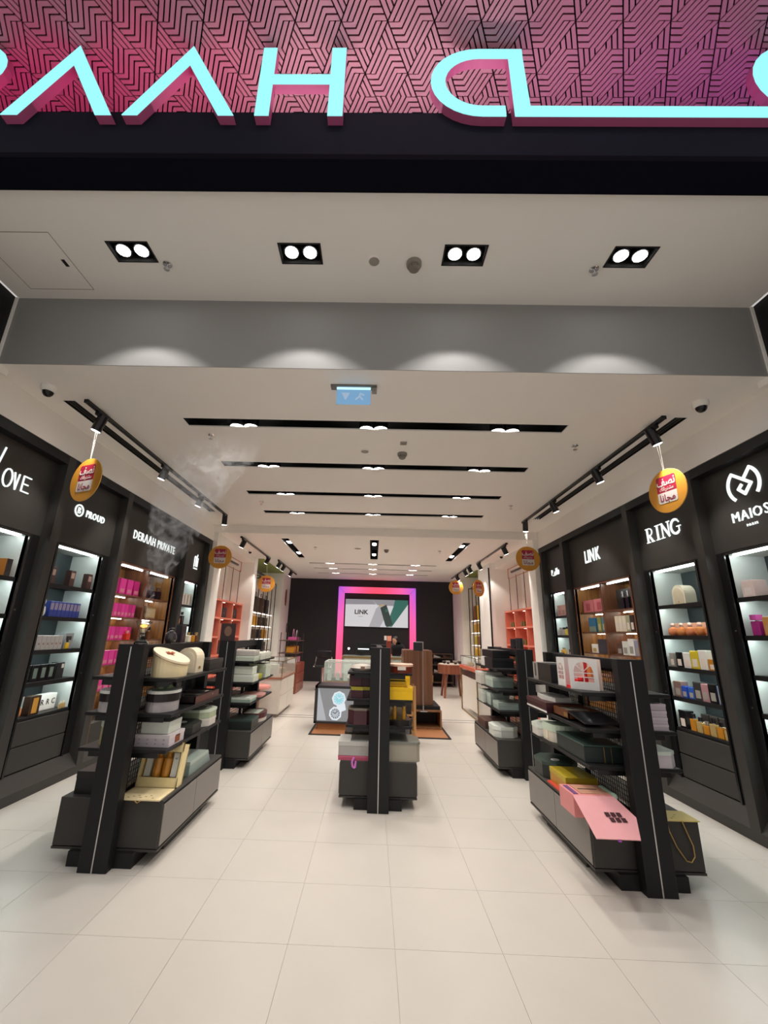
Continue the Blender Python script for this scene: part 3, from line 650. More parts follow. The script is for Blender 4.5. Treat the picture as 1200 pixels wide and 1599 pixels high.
# ---- far left cabinet
for i in range(4): carton('white_carton', rowl('white carton with red edge', i, 4, 'far left cabinet'), 'carton', -3.36, 7.10+i*.12, SHZ[0], .10, .07, .19, WHT, 'white red-edged cartons', pm=C('9c5a4e'), patch=(.75, .95, .1, .9))
bottle('perfume_bottle', 'orange bottle on the far left cabinet', -3.32, 7.12, SHZ[1], .12, .13, ORG, GOLD); bottle('perfume_bottle', 'black tall bottle on the far left cabinet', -3.32, 7.28, SHZ[1], .09, .20, BLKB, BLKB)
carton('white_carton', 'white carton behind bottles on the far left cabinet', 'carton', -3.42, 7.36, SHZ[1], .16, .07, .19, WHT)
for i in range(3): bottle('perfume_bottle', rowl('small tan bottle', i, 3, 'far left cabinet'), -3.32, 7.12+i*.13, SHZ[2], .10, .15, [C('cdb98a', rough=.2), C('8f6a34', rough=.2), C('a9823c', rough=.2)][i], [BLKB, GOLD, BLKB][i], 'small tan bottles')
# ---- second right cabinet (front = nearest the entrance)
t = thing('arch_box', 'cream arched gift box on the top shelf, second right cabinet', 'gift box', (3.36, 4.62, SHZ[0]))
def archp(w, h, n=10): return [(-w/2, 0), (w/2, 0), (w/2, h-w/2)] + [(w/2*math.cos(math.pi*i/n), h-w/2+w/2*math.sin(math.pi*i/n)) for i in range(1, n)] + [(-w/2, h-w/2)]
MB().prism(archp(.19, .21), -.06, .06, 'x').build('body', CRM, t); MB().prism(archp(.15, .18), -.063, -.06, 'x').build('panel', C('d9ccb0'), t); MB().tube((-.064, 0, .03), (-.068, 0, .03), .008).build('stud', GOLD, t)
for i in range(5):
    bottle('perfume_bottle', rowl('round orange bottle', i, 5, 'second right cabinet'), 3.31, 4.24+i*.13, SHZ[1], .095, .13, ORG if i % 2 else C('e08a5a', rough=.15, coat=.5), C('e8c9b8'), 'round orange bottles', rnd=True)
    carton('peach_carton', rowl('peach carton', i, 5, 'behind orange bottles'), 'carton', 3.45, 4.24+i*.13, SHZ[1], .11, .06, .13, C('d9a58c'), 'peach cartons', s=1)
for i, (w, h, m, nm) in enumerate(((.10, .10, AMB, 'amber'), (.10, .18, WHT, 'tall white'), (.11, .17, C('d8c22e', rough=.3), 'yellow'), (.10, .15, WHT, 'short white'), (.09, .15, BLKB, 'black'), (.07, .14, GREY, 'grey'))):
    carton('perfume_carton', f'{nm} carton on the third shelf, second right cabinet', 'carton', 3.36, 4.25+i*.11, SHZ[2], w, .08, h, m, s=1)
for i, (w, h, m, nm) in enumerate(((.07, .16, C('7f8fb0', rough=.3), 'pale blue'), (.10, .17, BLKB, 'black'), (.09, .16, C('b88a90', rough=.3), 'dusty pink'), (.11, .17, C('3a3a3a', rough=.3), 'charcoal'), (.08, .11, BLU2, 'bright blue'), (.08, .11, C('2f55b8', rough=.2), 'deep blue'), (.11, .15, C('8a6f66', rough=.3), 'taupe'))):
    carton('perfume_carton', f'{nm} carton on the fourth shelf, second right cabinet', 'carton', 3.36, 4.22+i*.095, SHZ[3], w, .08, h, m, s=1, pm=C('a7a29c'))
for i in range(6):
    bottle('perfume_bottle', rowl('amber bottle with dark cap', i, 6, 'lowest shelf, second right cabinet'), 3.29+.02*(i % 2), 4.22+i*.085, SHZ[4], .07, .12+.02*(i % 3), AMB if i % 2 else C('b9a06a', rough=.15, coat=.5), BLKB if i % 3 else STEEL, 'amber dark-capped bottles')
carton('black_carton', 'tall black carton at the far end of the lowest shelf, second right cabinet', 'carton', 3.34, 4.78, SHZ[4], .10, .09, .17, BLKB, s=1)
for i in range(4): carton('dark_carton', rowl('dark carton', i, 4, 'behind amber bottles'), 'carton', 3.45, 4.27+i*.115, SHZ[4], .10, .06, .16, C('2d2622', rough=.4), 'dark cartons', s=1)
# ---- rightmost cabinet
carton('pale_carton', 'pale pink square carton on the top shelf, rightmost cabinet', 'carton', 3.32, 3.68, SHZ[0], .12, .12, .14, C('e6d3cf'), s=1, pm=C('efe3e0')); carton('orange_carton', 'orange carton on the top shelf, rightmost cabinet', 'carton', 3.36, 3.38, SHZ[0], .10, .10, .20, C('e2582a'), s=1)
bottle('perfume_bottle', 'tall magenta bottle on the second shelf, rightmost cabinet', 3.30, 3.69, SHZ[1], .08, .17, C('a3247f', rough=.3), C('c04a9c'), capw=1.05)
for i in range(4): carton('cream_carton', rowl('cream and gold carton', i, 4, 'rightmost cabinet'), 'carton', 3.33, 3.25+i*.105, SHZ[1], .095, .08, .15, [CRM, C('d0a07c'), CRM, C('c98f4f', rough=.3)][i], 'cream gold cartons', s=1, pm=C('c79a6e'))
bottle('perfume_bottle', 'clear bottle with black cap on the third shelf, rightmost cabinet', 3.32, 3.53, SHZ[2], .10, .15, C('c3c98c', rough=.15, coat=.5), BLKB, capw=.9, caph=.18)
carton('white_tray', 'low clear tray on the third shelf, rightmost cabinet', 'tray', 3.33, 3.45, SHZ[2], .34, .12, .012, PALE, s=1); carton('pink_carton', 'pale pink carton on the fourth shelf, rightmost cabinet', 'carton', 3.32, 3.56, SHZ[3], .10, .08, .14, C('dcb0a6'), s=1, pm=C('c98a7c'))
# ---- right walnut cabinet
for i in range(2): carton('pink_carton', ['rose pink wide carton on right walnut shelf, front one', 'rose pink wide carton on right walnut shelf, back one'][i], 'carton', 3.40, 6.22+i*.32, WSZ[0], .29, .08, .18, PKS, s=1, pm=C('b85a66'), patch=(.3, .7, .15, .75))
carton('blue_carton', 'blue carton fading to gold on the right walnut shelf', 'carton', 3.38, 6.44, WSZ[1], .20, .08, .20, C('2f6f96', rough=.4), s=1, pm=C('7d8f7c'), patch=(.03, .97, .03, .4))
for i, y in enumerate((6.12, 6.24)): carton('teal_carton', ['teal and olive carton beside the blue carton, front one', 'teal and olive carton beside the blue carton, back one'][i], 'carton', 3.38, y, WSZ[1], .10, .08, .20, [C('4f86a0'), C('8a8f4a')][i], s=1, pm=C('b9b27c'))
carton('white_carton', 'small white framed carton on the right walnut shelf', 'carton', 3.38, 6.46, WSZ[2], .16, .07, .12, WHT, s=1, pm=C('b89a5c')); carton('black_carton', 'large dark slate box on the right walnut shelf', 'carton', 3.33, 6.18, WSZ[2], .22, .10, .19, C('35343a', rough=.5), s=1, pm=C('3d3c42'))
pl = carton('display_backdrop', 'black display panel behind silver bottles on right walnut shelf', 'panel', 3.50, 5.66, WSZ[0], .62, .03, .28, BLACK2, s=1, pm=BLACK2)
for i, y in enumerate((5.42, 5.53, 5.64)): bottle('perfume_bottle', rowl('slender silver-capped bottle', i, 3, 'before the black panel'), 3.38, y, WSZ[0], .07, .23, BLKB, CHROME, 'slender silver bottles', capw=.6, caph=.3)
for i, m in enumerate((BLKB, C('3a2c22'), C('a9ab8c'), CRM, CRM, CRM)): carton('cream_carton' if i > 2 else 'dark_carton', f'{["black","dark brown","sage green","cream","cream","cream"][i]} carton on the right walnut shelf, {ORD[i]} from the front', 'carton', 3.38, 5.37+i*.085, WSZ[1], .08, .08, .20, m, 'second walnut shelf cartons', s=1)
for i, (m, nm) in enumerate(((C('8d8fa8', rough=.3), 'grey blue'), (WHT, 'white'), (PALE, 'clear glass'), (C('5a4236', rough=.3), 'brown'))): carton('perfume_carton', f'{nm} carton on the third right walnut shelf', 'carton', 3.37, 5.40+i*.13, WSZ[2], .12, .08, [.18, .20, .17, .14][i], m, s=1, pm=C('9a958f'))
# ---- far right cabinet
for i in range(3): carton('pink_carton', rowl('pale rose carton', i, 3, 'far right cabinet'), 'carton', 3.37, 7.18+i*.16, SHZ[0], .14, .07, .18, ROSEG, 'pale rose cartons', s=1, pm=C('b98a84'))
for i in range(4): bottle('perfume_bottle', rowl('silver and yellow bottle', i, 4, 'far right cabinet'), 3.33, 7.15+i*.12, SHZ[1], .10, [.2, .14, .13, .13][i], [WHT, C('c9b84a', rough=.2), SIL, SIL][i], [WHT, BLKB, BLKB, STEEL][i], 'far right bottles')
bottle('perfume_bottle', 'tiny golden bottle on the far right cabinet', 3.32, 7.48, SHZ[2], .10, .12, AMB2, GOLD); carton('plum_carton', 'small plum carton on the far right cabinet', 'carton', 3.32, 7.16, SHZ[2], .16, .08, .10, C('5d3a50'), s=1)
# ================================================================== GONDOLAS
GZ = {'deck': .38, 's3': .68, 's2': .91, 's1': 1.15, 'top': 1.385}
def gondola(label, gx, gy):
    t = thing('display_gondola', label, 'display stand', (gx, gy, 0), group='black double-sided gondolas')
    L = 1.22
    pl = bx('plinth', BLACK, t, -.215, .215, .07, L, 0, .085); bx('kick_box', BLACK2, t, -.30, .30, .34, L-.2, .0, .07)
    bd = bx('base_cabinet', BLACK2, t, -.352, .352, .10, L+.02, .10, .38, .003); bx('base_rail', BLACK2, bd, -.355, .355, .10, L+.02, .082, .096)
    for s in (-1, 1):
        for a, b in ((.115, .66), (.665, L+.01)): bx('drawer_front', DOOR, bd, s*.352, s*.360, a, b, .108, .352, .002)
        bx('finger_groove', VOID, bd, s*.350, s*.3535, .11, L+.015, .354, .366)
    for y0 in (0, L+.04):
        po = bx('post', BLACK, t, -.095, .095, y0, y0+.075, 0, 1.385, .002)
        bx('metal_inlay', STEEL, po, -.004, .004, y0-.0015, y0+.002, .0, 1.37)
    hd = bx('header_board', BLACK, t, -.03, .03, .075, L+.04, 1.305, 1.38, .002)
    fr = MB()
    for y in (.085, L): fr.box(-.016, .016, y, y+.03, .38, 1.31)
    for z in (.385, 1.285): fr.box(-.016, .016, .085, L+.03, z, z+.022)
    fr.box(-.016, .016, L*.66, L*.66+.03, .38, 1.31)
    fr.build('mesh_frame', SATIN, t)
    wm = MB(); n = int((L-.1)/.03)
    for i in range(1, n): wm.box(-.0018, .0018, .115+i*.03-.0018, .115+i*.03+.0018, .40, 1.29)
    for i in range(1, 29): wm.box(-.0018, .0018, .115, L, .40+i*.031-.0018, .40+i*.031+.0018)
    o = wm.build('wire_mesh', SATIN, t)
    for k in ('s1', 's2', 's3'):
        for s in (-1, 1):
            sh = bx('shelf', BLACK, t, s*.03, s*.315, .11, L, GZ[k]-.024, GZ[k], .003)
            for y in (.14, L-.05): bx('bracket', SATIN, sh, s*.02, s*.25, y, y+.006, GZ[k]-.06, GZ[k]-.024)
    return t
GL1 = gondola('black gondola at the left front holding cream and black gift boxes', -1.745, 3.15)
GR1 = gondola('black gondola at the right front with the open pink box', 1.825, 3.14)
GC = gondola('black gondola in the middle of the floor seen end-on', .085, 4.24)
GL2 = gondola('black gondola behind the left front one with white cartons', -1.745, 5.255)
GR2 = gondola('black gondola behind the right front one with pale mint boxes', 1.835, 5.285)
def at(g, s, lvl, dx, y): return (g.location.x+s*dx, y, GZ[lvl])
def octa(w, d, c): return [(-w/2+c, -d/2), (w/2-c, -d/2), (w/2, -d/2+c), (w/2, d/2-c), (w/2-c, d/2), (-w/2+c, d/2), (-w/2, d/2-c), (-w/2, -d/2+c)]
def oval(w, d, n=24): return [(w/2*math.cos(2*math.pi*i/n), d/2*math.sin(2*math.pi*i/n)) for i in range(n)]
def gift(name, label, loc, poly, h, m, lid=None, lidh=.3, rz=0, group=None, over=.003, cat='gift box'):
    t = thing(name, label, cat, loc, rz, group)
    MB().prism(poly, 0, h*(1-lidh), 'z').build('base', m, t)
    k = 1+over*8
    MB().prism([(x*k, y*k) for x, y in poly], h*(1-lidh), h, 'z').build('lid', lid or m, t)
    return t
def gbox(name, label, loc, w, d, h, m, lid=None, lidh=.3, rz=0, group=None, cat='gift box'):
    return gift(name, label, loc, [(-w/2, -d/2), (w/2, -d/2), (w/2, d/2), (-w/2, d/2)], h, m, lid, lidh, rz, group, .002, cat)
# ---- left front gondola, aisle side
t = thing('oval_drum_box', 'cream oval drum box with slanted lid and red bow', 'gift box', at(GL1, 1, 's1', .165, 3.46))
n = 28; P = oval(.25, .34, n); sl = lambda x: .150-.42*x
mb = MB(); mb.add([(x*.96, y*.96, 0) for x, y in P] + [(x, y, sl(x)-.02) for x, y in P], [tuple(range(n-1, -1, -1)), tuple(range(n, 2*n))] + [(i, (i+1) % n, n+(i+1) % n, n+i) for i in range(n)]); mb.build('drum', CREAMB, t)
mb = MB(); mb.add([(x*1.03, y*1.03, sl(x*1.03)-.02) for x, y in P] + [(x*1.03, y*1.03, sl(x*1.03)+.006) for x, y in P], [tuple(range(n-1, -1, -1)), tuple(range(n, 2*n))] + [(i, (i+1) % n, n+(i+1) % n, n+i) for i in range(n)]); mb.build('lid', C('f3e2c6'), t)
mb = MB(); mb.add([(x*1.045, y*1.045, sl(x*1.045)-.014) for x, y in P] + [(x*1.045, y*1.045, sl(x*1.045)-.009) for x, y in P], [tuple(range(n-1, -1, -1)), tuple(range(n, 2*n))] + [(i, (i+1) % n, n+(i+1) % n, n+i) for i in range(n)]); mb.build('gold_rim', GOLD, t)
mb = MB()
for a in range(5): mb.lathe([(.004, -.008), (.020, 0), (.004, .010)], (-.02+.025*math.cos(a*1.25), .03*math.sin(a*1.25), .168), 8)
mb.build('bow', C('a8552e'), t)
t = thing('arch_box', 'cream arched gift box behind the slanted drum box', 'gift box', at(GL1, 1, 's1', .17, 3.82))
MB().prism(archp(.17, .20), -.08, .08, 'y').build('body', C('e6d9bf'), t); MB().prism(archp(.13, .17), -.083, -.08, 'y').build('front_panel', C('efe4cc'), t)
MB().prism(archp(.17, .20), .0805, .086, 'y').build('back_panel', CRM, t); MB().prism([(0.086, .03), (.086, .05), (.088, .05), (.088, .03)], -.02, .02, 'y').build('clasp', GOLD, t)
gbox('long_box', 'long black lidded box at the far end of the top shelf, left front gondola', at(GL1, 1, 's1', .17, 4.13), .24, .34, .095, C('1e1d1f', rough=.35), C('2b292a', rough=.3), .35)
def oval_box(label, loc, rz=0):
    t = thing('oval_gift_box', label, 'gift box', loc, rz, 'oval black and white gift boxes'); P = oval(.23, .31)
    sc = lambda k: [(x*k, y*k) for x, y in P]
    MB().prism(sc(.94), 0, .07, 'z').build('base', C('b9b2b4', rough=.3), t); MB().prism(sc(.99), .07, .125, 'z').build('band', C('2a2426', rough=.35), t); MB().prism(sc(1), .125, .145, 'z').build('lid', C('dfe3de'), t)
    mb = MB(); mb.lathe([(.01, 0), (.03, .006), (.012, .03)], (.02, .03, .145), 10, 1, 1.6).lathe([(.008, 0), (.02, .008), (.01, .022)], (-.01, -.05, .145), 10, 1.4, 1); mb.build('bow', C('a9bd94'), t)
    mb = MB(); mb.box(-.012, .012, -.15, .15, .1455, .147); mb.build('ribbon', C('7d9a86'), t)
oval_box('oval black and white gift box with bow, aisle side of left gondola', at(GL1, 1, 's2', .155, 3.45)); oval_box('oval black and white gift box seen behind the left gondola post', at(GL1, -1, 's2', .17, 3.40))
t = thing('tray_box', 'open dark brown tray box with accessories, left front gondola', 'gift box', at(GL1, 1, 's2', .17, 3.98))
mb = MB(); mb.box(-.13, .13, -.27, .27, 0, .012).box(-.13, -.12, -.27, .27, 0, .06).box(.12, .13, -.27, .27, 0, .06).box(-.13, .13, -.27, -.26, 0, .06).box(-.13, .13, .26, .27, 0, .06); mb.build('tray', C('2c2422', rough=.4), t)
bx('front_strip', C('5c3b33', rough=.4), t, .1305, .133, -.27, .27, .0, .058); bx('clasp', STEEL, t, .1335, .136, .10, .115, .03, .045)
for i, y in enumerate((-.17, -.05, .08, .19)): bx('insert', [BLKB, C('4d4845'), STEEL, C('3a3532')][i], t, -.09, .09, y-.045, y+.045, .013, .05 if i != 2 else .065, .004)
gbox('patterned_box', 'white patterned box, upper of the two stacked, left front gondola', (*at(GL1, 1, 's3', .17, 3.46)[:2], GZ['s3']+.083), .20, .21, .08, C('d3d9cf'), C('d9dfd6'), .3)
b = gbox('patterned_box', 'lilac white patterned box, lower of the two stacked, left front gondola', at(GL1, 1, 's3', .17, 3.46), .25, .25, .08, C('cfc5cb'), C('d8cfd2'), .3)
for t_, w, zz in ((b, .125, .015),):
    for i in range(4):
        for j in range(2): bx('motif', C('a99aa6'), t_, -.10+i*.06, -.088+i*.06, -.1275, -.1265, .018+j*.026, .026+j*.026)
    bx('photo_label', C('8a4526'), t_, .1255, .127, -.03, .05, .012, .062)
gift('octagon_box', 'flat dark octagonal box with white round seal, left front gondola', at(GL1, 1, 's3', .17, 3.82), octa(.26, .32, .07), .075, C('232323', rough=.5), C('30332f', rough=.5), .3)
o = MB().lathe([(.04, 0), (.04, .003)], (0, 0, .0755), 18); o.build('seal', C('c8cdc6'), [q for q in COL.objects if q.get('label', '').startswith('flat dark octagonal')][0])
gift('octagon_box', 'green and white checked octagonal box on top of a white one', (*at(GL1, 1, 's3', .17, 4.16)[:2], GZ['s3']+.066), octa(.27, .30, .07), .07, C('aab79a'), C('d7e3d2'), .3)
gift('octagon_box', 'white octagonal box under the green checked one', at(GL1, 1, 's3', .17, 4.16), octa(.27, .30, .07), .064, C('d6d0c8'), C('d8d4cb'), .3)
# open yellow gift set
t = thing('gift_set_box', 'open yellow gift set box with two golden bottles', 'gift box', at(GL1, 1, 'deck', .185, 3.26))
MB().box(-.15, .15, -.03, .19, 0, .008).build('lid_flap', C('eedcae'), t)
for i in range(7): bx('print_mark', C('7d6430'), t, -.09+.028*i, -.075+.028*i, .0+.02*(i % 3), .006+.02*(i % 3), .008, .0088)
tilt = Matrix.Translation((0, .20, .0)) @ Matrix.Rotation(R(-14), 4, 'X')
mb = MB(); mb.m = tilt; mb.box(-.15, .15, .10, .112, 0, .30).box(-.15, -.14, 0, .11, 0, .30).box(.14, .15, 0, .11, 0, .30).box(-.15, .15, 0, .11, 0, .01).box(-.15, .15, 0, .11, .29, .30).box(-.15, .15, 0, .012, 0, .07).box(-.15, .15, 0, .012, .235, .30); mb.build('case', C('ead7a0'), t)
for x in (-.035, .035):
    mb = MB(); mb.m = tilt; mb.lathe([(.026, .07), (.032, .08), (.032, .19), (.016, .205), (.014, .225), (.02, .23), (.02, .25)], (x, .05, 0), 16); mb.build('bottle', AMB, t, smooth=True)
for x in (-.1, .1):
    mb = MB(); mb.m = tilt; mb.box(x-.022, x+.022, .03, .06, .075, .23); mb.build('tube', C('dfe0d6'), t); mb = MB(); mb.m = tilt; mb.lathe([(.007, 0), (.007, .002)], (x, .028, .19), 10); mb.build('dot', BLKB, t)
mb = MB(); mb.m = tilt; mb.prism([(.034*math.cos(a*math.pi/8), .255+.034*math.sin(a*math.pi/8)) for a in range(16)], -.008, -.002, 'y'); mb.build('round_sticker', C('f0ea5a'), t)
MB().path([(-.02, -.031, .0), (0, -.034, -.012), (.02, -.031, 0)], .003).build('pull_ring', GOLD, t)
t = thing('wedge_box', 'grey green box with slanted end on the base of left front gondola', 'gift box', at(GL1, 1, 'deck', .20, 3.98))
MB().prism([(-.23, 0), (.23, 0), (.15, .10), (-.23, .10)], -.11, .11, 'x').build('body', GREYG, t); MB().prism([(-.231, .075), (.172, .075), (.149, .101), (-.231, .101)], -.112, .112, 'x').build('lid', C('a9b8b0'), t)
gbox('dark_box', 'black box on the wall side base of left front gondola', at(GL1, -1, 'deck', .2, 3.42), .22, .22, .14, C('1a191a', rough=.4), C('252324', rough=.4), .3)
t = thing('round_box', 'pale round box behind the left gondola post', 'gift box', at(GL1, -1, 's3', .15, 3.42))
MB().lathe([(.10, 0), (.10, .13), (.095, .135)], n=24).build('drum', C('b9a878'), t, smooth=True); MB().lathe([(.104, .12), (.104, .165), (.095, .17)], n=24).build('lid', C('d3dccb'), t, smooth=True)
# incense burner and bottles standing on the left front gondola
t = thing('incense_burner', 'flared crystal incense burner with glowing coal on the left gondola', 'incense burner', (-1.70, 3.19, GZ['top']))
mb = MB(); mb.lathe([(.052, 0), (.050, .012), (.028, .035), (.014, .055), (.020, .068), (.014, .078)], n=8); mb.build('foot', GLASS, t)
mb = MB(); mb.lathe([(.012, .078), (.055, .165), (.060, .165), (.018, .082)], n=8); mb.build('bowl', GLASS, t)
mb = MB(); mb.lathe([(.004, .118), (.022, .125), (.024, .138), (.006, .146)], n=10); mb.build('coal', mat('ember', (.9, .4, .08), emit=1.6, ecol=(1, .5, .12)), t)
bottle('perfume_bottle', 'dark globe bottle on top of the left front gondola', -1.745, 3.75, GZ['top'], .10, .13, C('3a3638', rough=.15, coat=.6), BLKB, rnd=True, caph=.18)
carton('plum_carton', 'dark plum carton on top of the left front gondola', 'carton', -1.745, 3.93, GZ['top'], .10, .055, .15, C('241c24', rough=.3), pm=C('3d3038'))
for i in range(3): bottle('perfume_bottle', rowl('little golden bottle', i, 3, 'on the left gondola top'), -1.745, 4.10+i*.09, GZ['top'], .06, .09, [CRM, AMB, C('6a4a2a', rough=.2)][i], [GOLD, BLKB, GOLD][i], 'little golden bottles')
# ---- right front gondola, aisle side
gbox('long_box', 'black box with grey sleeve end on the top shelf, right front gondola', at(GR1, -1, 's1', .17, 4.05), .22, .40, .15, C('1b1b1f', rough=.35), C('202024', rough=.35), .2)
bx('sleeve_end', C('9b9894', rough=.4), [q for q in COL.objects if q.get('label', '').startswith('black box with grey sleeve')][0], -.112, .112, .09, .203, -.0, .151)
bx('label_plate', C('4d423c'), [q for q in COL.objects if q.get('label', '').startswith('black box with grey sleeve')][0], -.1135, -.112, .13, .165, .03, .14)
t = thing('popup_house_box', 'white pop-up gift box with arched windows and red stairs', 'gift box', at(GR1, -1, 's1', .15, 3.52))
def wpanel(a, b, name):
    """panel from a to b (x,y), with arched window openings built from bars"""
    d = Vector((b[0]-a[0], b[1]-a[1])); L = d.length; d /= L; H = .22
    fr = lambda u, v, k: (a[0]+d.x*u-d.y*k, a[1]+d.y*u+d.x*k, v)
    q = MB()
    def blk(u0, u1, v0, v1):
        vs = [fr(u0, v0, 0), fr(u1, v0, 0), fr(u1, v0, .006), fr(u0, v0, .006), fr(u0, v1, 0), fr(u1, v1, 0), fr(u1, v1, .006), fr(u0, v1, .006)]
        q.add(vs, [(3,2,1,0),(4,5,6,7),(0,1,5,4),(1,2,6,5),(2,3,7,6),(3,0,4,7)])
    m0, m1, s0, sp = L*.16, L*.84, .055, .13
    blk(0, L, 0, s0); blk(0, m0, s0, H); blk(m1, L, s0, H)
    rr = (m1-m0)/2; cu = (m0+m1)/2; rv = min(rr, H-sp-.012); N = 10
    for i in range(N):
        u0, u1 = m0+(m1-m0)*i/N, m0+(m1-m0)*(i+1)/N; h0 = sp+rv*math.sqrt(max(0, 1-((u0-cu)/rr)**2)); h1 = sp+rv*math.sqrt(max(0, 1-((u1-cu)/rr)**2))
        q.add([fr(u0, h0, 0), fr(u1, h1, 0), fr(u1, H, 0), fr(u0, H, 0), fr(u0, h0, .006), fr(u1, h1, .006), fr(u1, H, .006), fr(u0, H, .006)], [(0,1,2,3),(7,6,5,4),(0,1,5,4),(2,3,7,6),(1,2,6,5),(3,0,4,7)])
    blk(cu-.003, cu+.003, s0, sp+rv); blk(m0, m1, .085, .091); blk(m0, m1, .115, .121)
    q.stroke([(cu, sp), (m0+.015, sp+rv*.72)], .005, fr, 0, .006).stroke([(cu, sp), (m1-.015, sp+rv*.72)], .005, fr, 0, .006)
    q.build(name, C('dcdad8', rough=.5), t)
wpanel((-.14, .17), (-.14, .03), 'window_panel'); wpanel((-.14, -.05), (.02, -.17), 'window_panel')
bx('back_wall', C('d9c9bf'), t, .05, .056, -.15, .17, 0, .22); bx('side_wall', C('d8d6d3'), t, -.14, .05, .166, .172, 0, .22); bx('floor_board', C('d0302e'), t, -.14, .05, -.05, .165, 0, .004)
for i in range(4): bx('stair', C('d9262b'), t, -.135+.03*i, -.10+.03*i, -.04, .03, 0, .02+.022*i)
bx('door', C('c87a3c'), t, .035, .05, -.03, .03, .085, .16); bx('curtain', C('c02b34'), t, .03, .05, .05, .075, .02, .20); bx('curtain', C('c02b34'), t, .03, .05, -.10, -.075, .02, .20)
gbox('burgundy_box', 'burgundy box with white molded tray at the far end, right front gondola', at(GR1, -1, 's2', .185, 4.10), .30, .46, .08, BURG, C('4a2a2e', rough=.4), .4)
q = [v for v in COL.objects if v.get('label', '').startswith('burgundy box with white molded')][0]
MB().prism([(-.05, -.18), (.09, -.18), (.12, .05), (.08, .2), (-.06, .2), (-.10, 0)], .08, .115, 'z').build('tray', WHT, q); bx('white_edge', WHT, q, -.152, -.15, -.232, .232, 0, .014)
t = thing('copper_tray_box', 'copper edged open box with black lid, right front gondola', 'gift box', at(GR1, -1, 's2', .16, 3.58))
mb = MB(); mb.box(-.13, .13, -.02, .26, 0, .012).box(-.13, -.122, -.02, .26, 0, .07).box(.122, .13, -.02, .26, 0, .07).box(-.13, .13, .252, .26, 0, .07).box(-.13, .13, -.02, -.012, 0, .07); mb.build('tray', C('6d4026', rough=.35), t)
bx('brass_plate', GOLD, t, -.1315, -.130, .0, .06, .02, .05)
for i, y in enumerate((.04, .12, .20)): bx('insert', [BLKB, C('a39b8c', rough=.3), C('6a6a62')][i], t, -.09, .09, y-.03, y+.03, .013, .06, .004)
mb = MB(); mb.m = Matrix.Translation((0, -.02, .068)) @ Matrix.Rotation(R(8), 4, 'X'); mb.box(-.13, .13, -.26, -.002, -.012, 0); mb.build('lid', C('26262a', rough=.3), t)
gift('hexagon_box', 'white octagonal box at the far end of the third shelf, right front gondola', at(GR1, -1, 's3', .18, 4.22), octa(.28, .30, .08), .095, C('cdcac4'), C('d6dfd4'), .35)
t = thing('rounded_box', 'pale mint box with rounded end on the third shelf', 'gift box', at(GR1, -1, 's3', .17, 3.98)); P = [(.13*math.cos(R(a)), .0+.12*math.sin(R(a))) for a in range(180, 361, 15)] + [(.13, .10), (-.13, .10)]
MB().prism(P, 0, .105, 'z').build('base', C('d8cfc0'), t); MB().prism([(x*1.03, y*1.03) for x, y in P], .08, .135, 'z').build('lid', C('c9dac6'), t); bx('clasp', CRM, t, -.136, -.128, -.01, .03, .02, .08)
t = thing('book_box', 'dark green book-shaped box with two gold lines, right front gondola', 'gift box', at(GR1, -1, 's3', .16, 3.60))
bx('body', C('26302f', rough=.4), t, -.14, .14, -.26, .20, 0, .10, .003); bx('lid', C('3d524a', rough=.35), t, -.142, .142, -.262, .202, .10, .112, .003)
for x in (.0, .05): bx('gold_line', GOLD, t, x-.002, x+.002, -.2635, -.2615, .0, .10)
for i in range(4): bx('emboss', C('2c3d37', rough=.4), t, -.05+.05*(i % 2), -.01+.05*(i % 2), -.05+.08*(i//2), .0+.08*(i//2), .112, .1132)
t = thing('round_tin', 'dark green octagonal tin with white round seal, right front gondola', 'gift box', at(GR1, -1, 'deck', .19, 4.15)); MB().prism(octa(.30, .36, .09), 0, .10, 'z').build('base', C('1f2322', rough=.4), t); MB().prism(octa(.305, .365, .09), .10, .125, 'z').build('lid', C('34463f', rough=.4), t); MB().lathe([(.035, 0), (.035, .004)], (-.02, -.05, .125), 18).build('seal', C('d6d8d2'), t)
gbox('gold_box', 'yellow gold box with red base on the base of right front gondola', at(GR1, -1, 'deck', .20, 3.80), .24, .30, .115, C('b5842e', rough=.4), C('b7a02c', rough=.45), .3)
bx('red_foot', C('c0402e'), [v for v in COL.objects if v.get('label', '').startswith('yellow gold box')][0], -.15, .11, -.15, .15, 0, .012)
t = thing('open_gift_box', 'open pink gift box with large flap folded to the front', 'gift box', (1.505, 3.31, GZ['deck']))
bx('body', C('d98a8a', rough=.5), t, -.135, .135, -.08, .14, 0, .13, .002); bx('inner_tray', C('b98a72'), t, -.07, .13, -.05, .12, .13, .134); bx('ribbon_slot', C('6f4a7a'), t, -.12, -.09, -.06, .11, .13, .133); bx('print_bar', C('3d2c2c'), t, -.05, .08, .03, .04, .134, .136); bx('green_card', C('a9c9b4'), t, .137, .165, -.06, .12, .08, .135)
mb = MB(); mb.add([(-.135, -.08, .13), (.135, -.08, .13), (.19, -.22, .062), (.115, -.375, .0), (-.145, -.375, .0)], [(0, 4, 1), (1, 4, 3), (1, 3, 2)])
fl_ = mb.build('lid_flap', PINKB, t); sm = fl_.modifiers.new('thick', 'SOLIDIFY'); sm.thickness = .005
for i in range(6):
    u = i % 3; v = i//3; q = MB(); fz = lambda y: .13*(y+.375)/.295
    x0 = -.005+u*.036+(.012 if v else 0); y0 = -.235-v*.035
    q.add([(x0, y0, fz(y0)+.007), (x0+.028, y0, fz(y0)+.007), (x0+.028, y0+.026, fz(y0+.026)+.007), (x0, y0+.026, fz(y0+.026)+.007)], [(0, 1, 2, 3)])
    o = q.build('logo_square', C('3d1f26'), t); md = o.modifiers.new('thick', 'SOLIDIFY'); md.thickness = .002
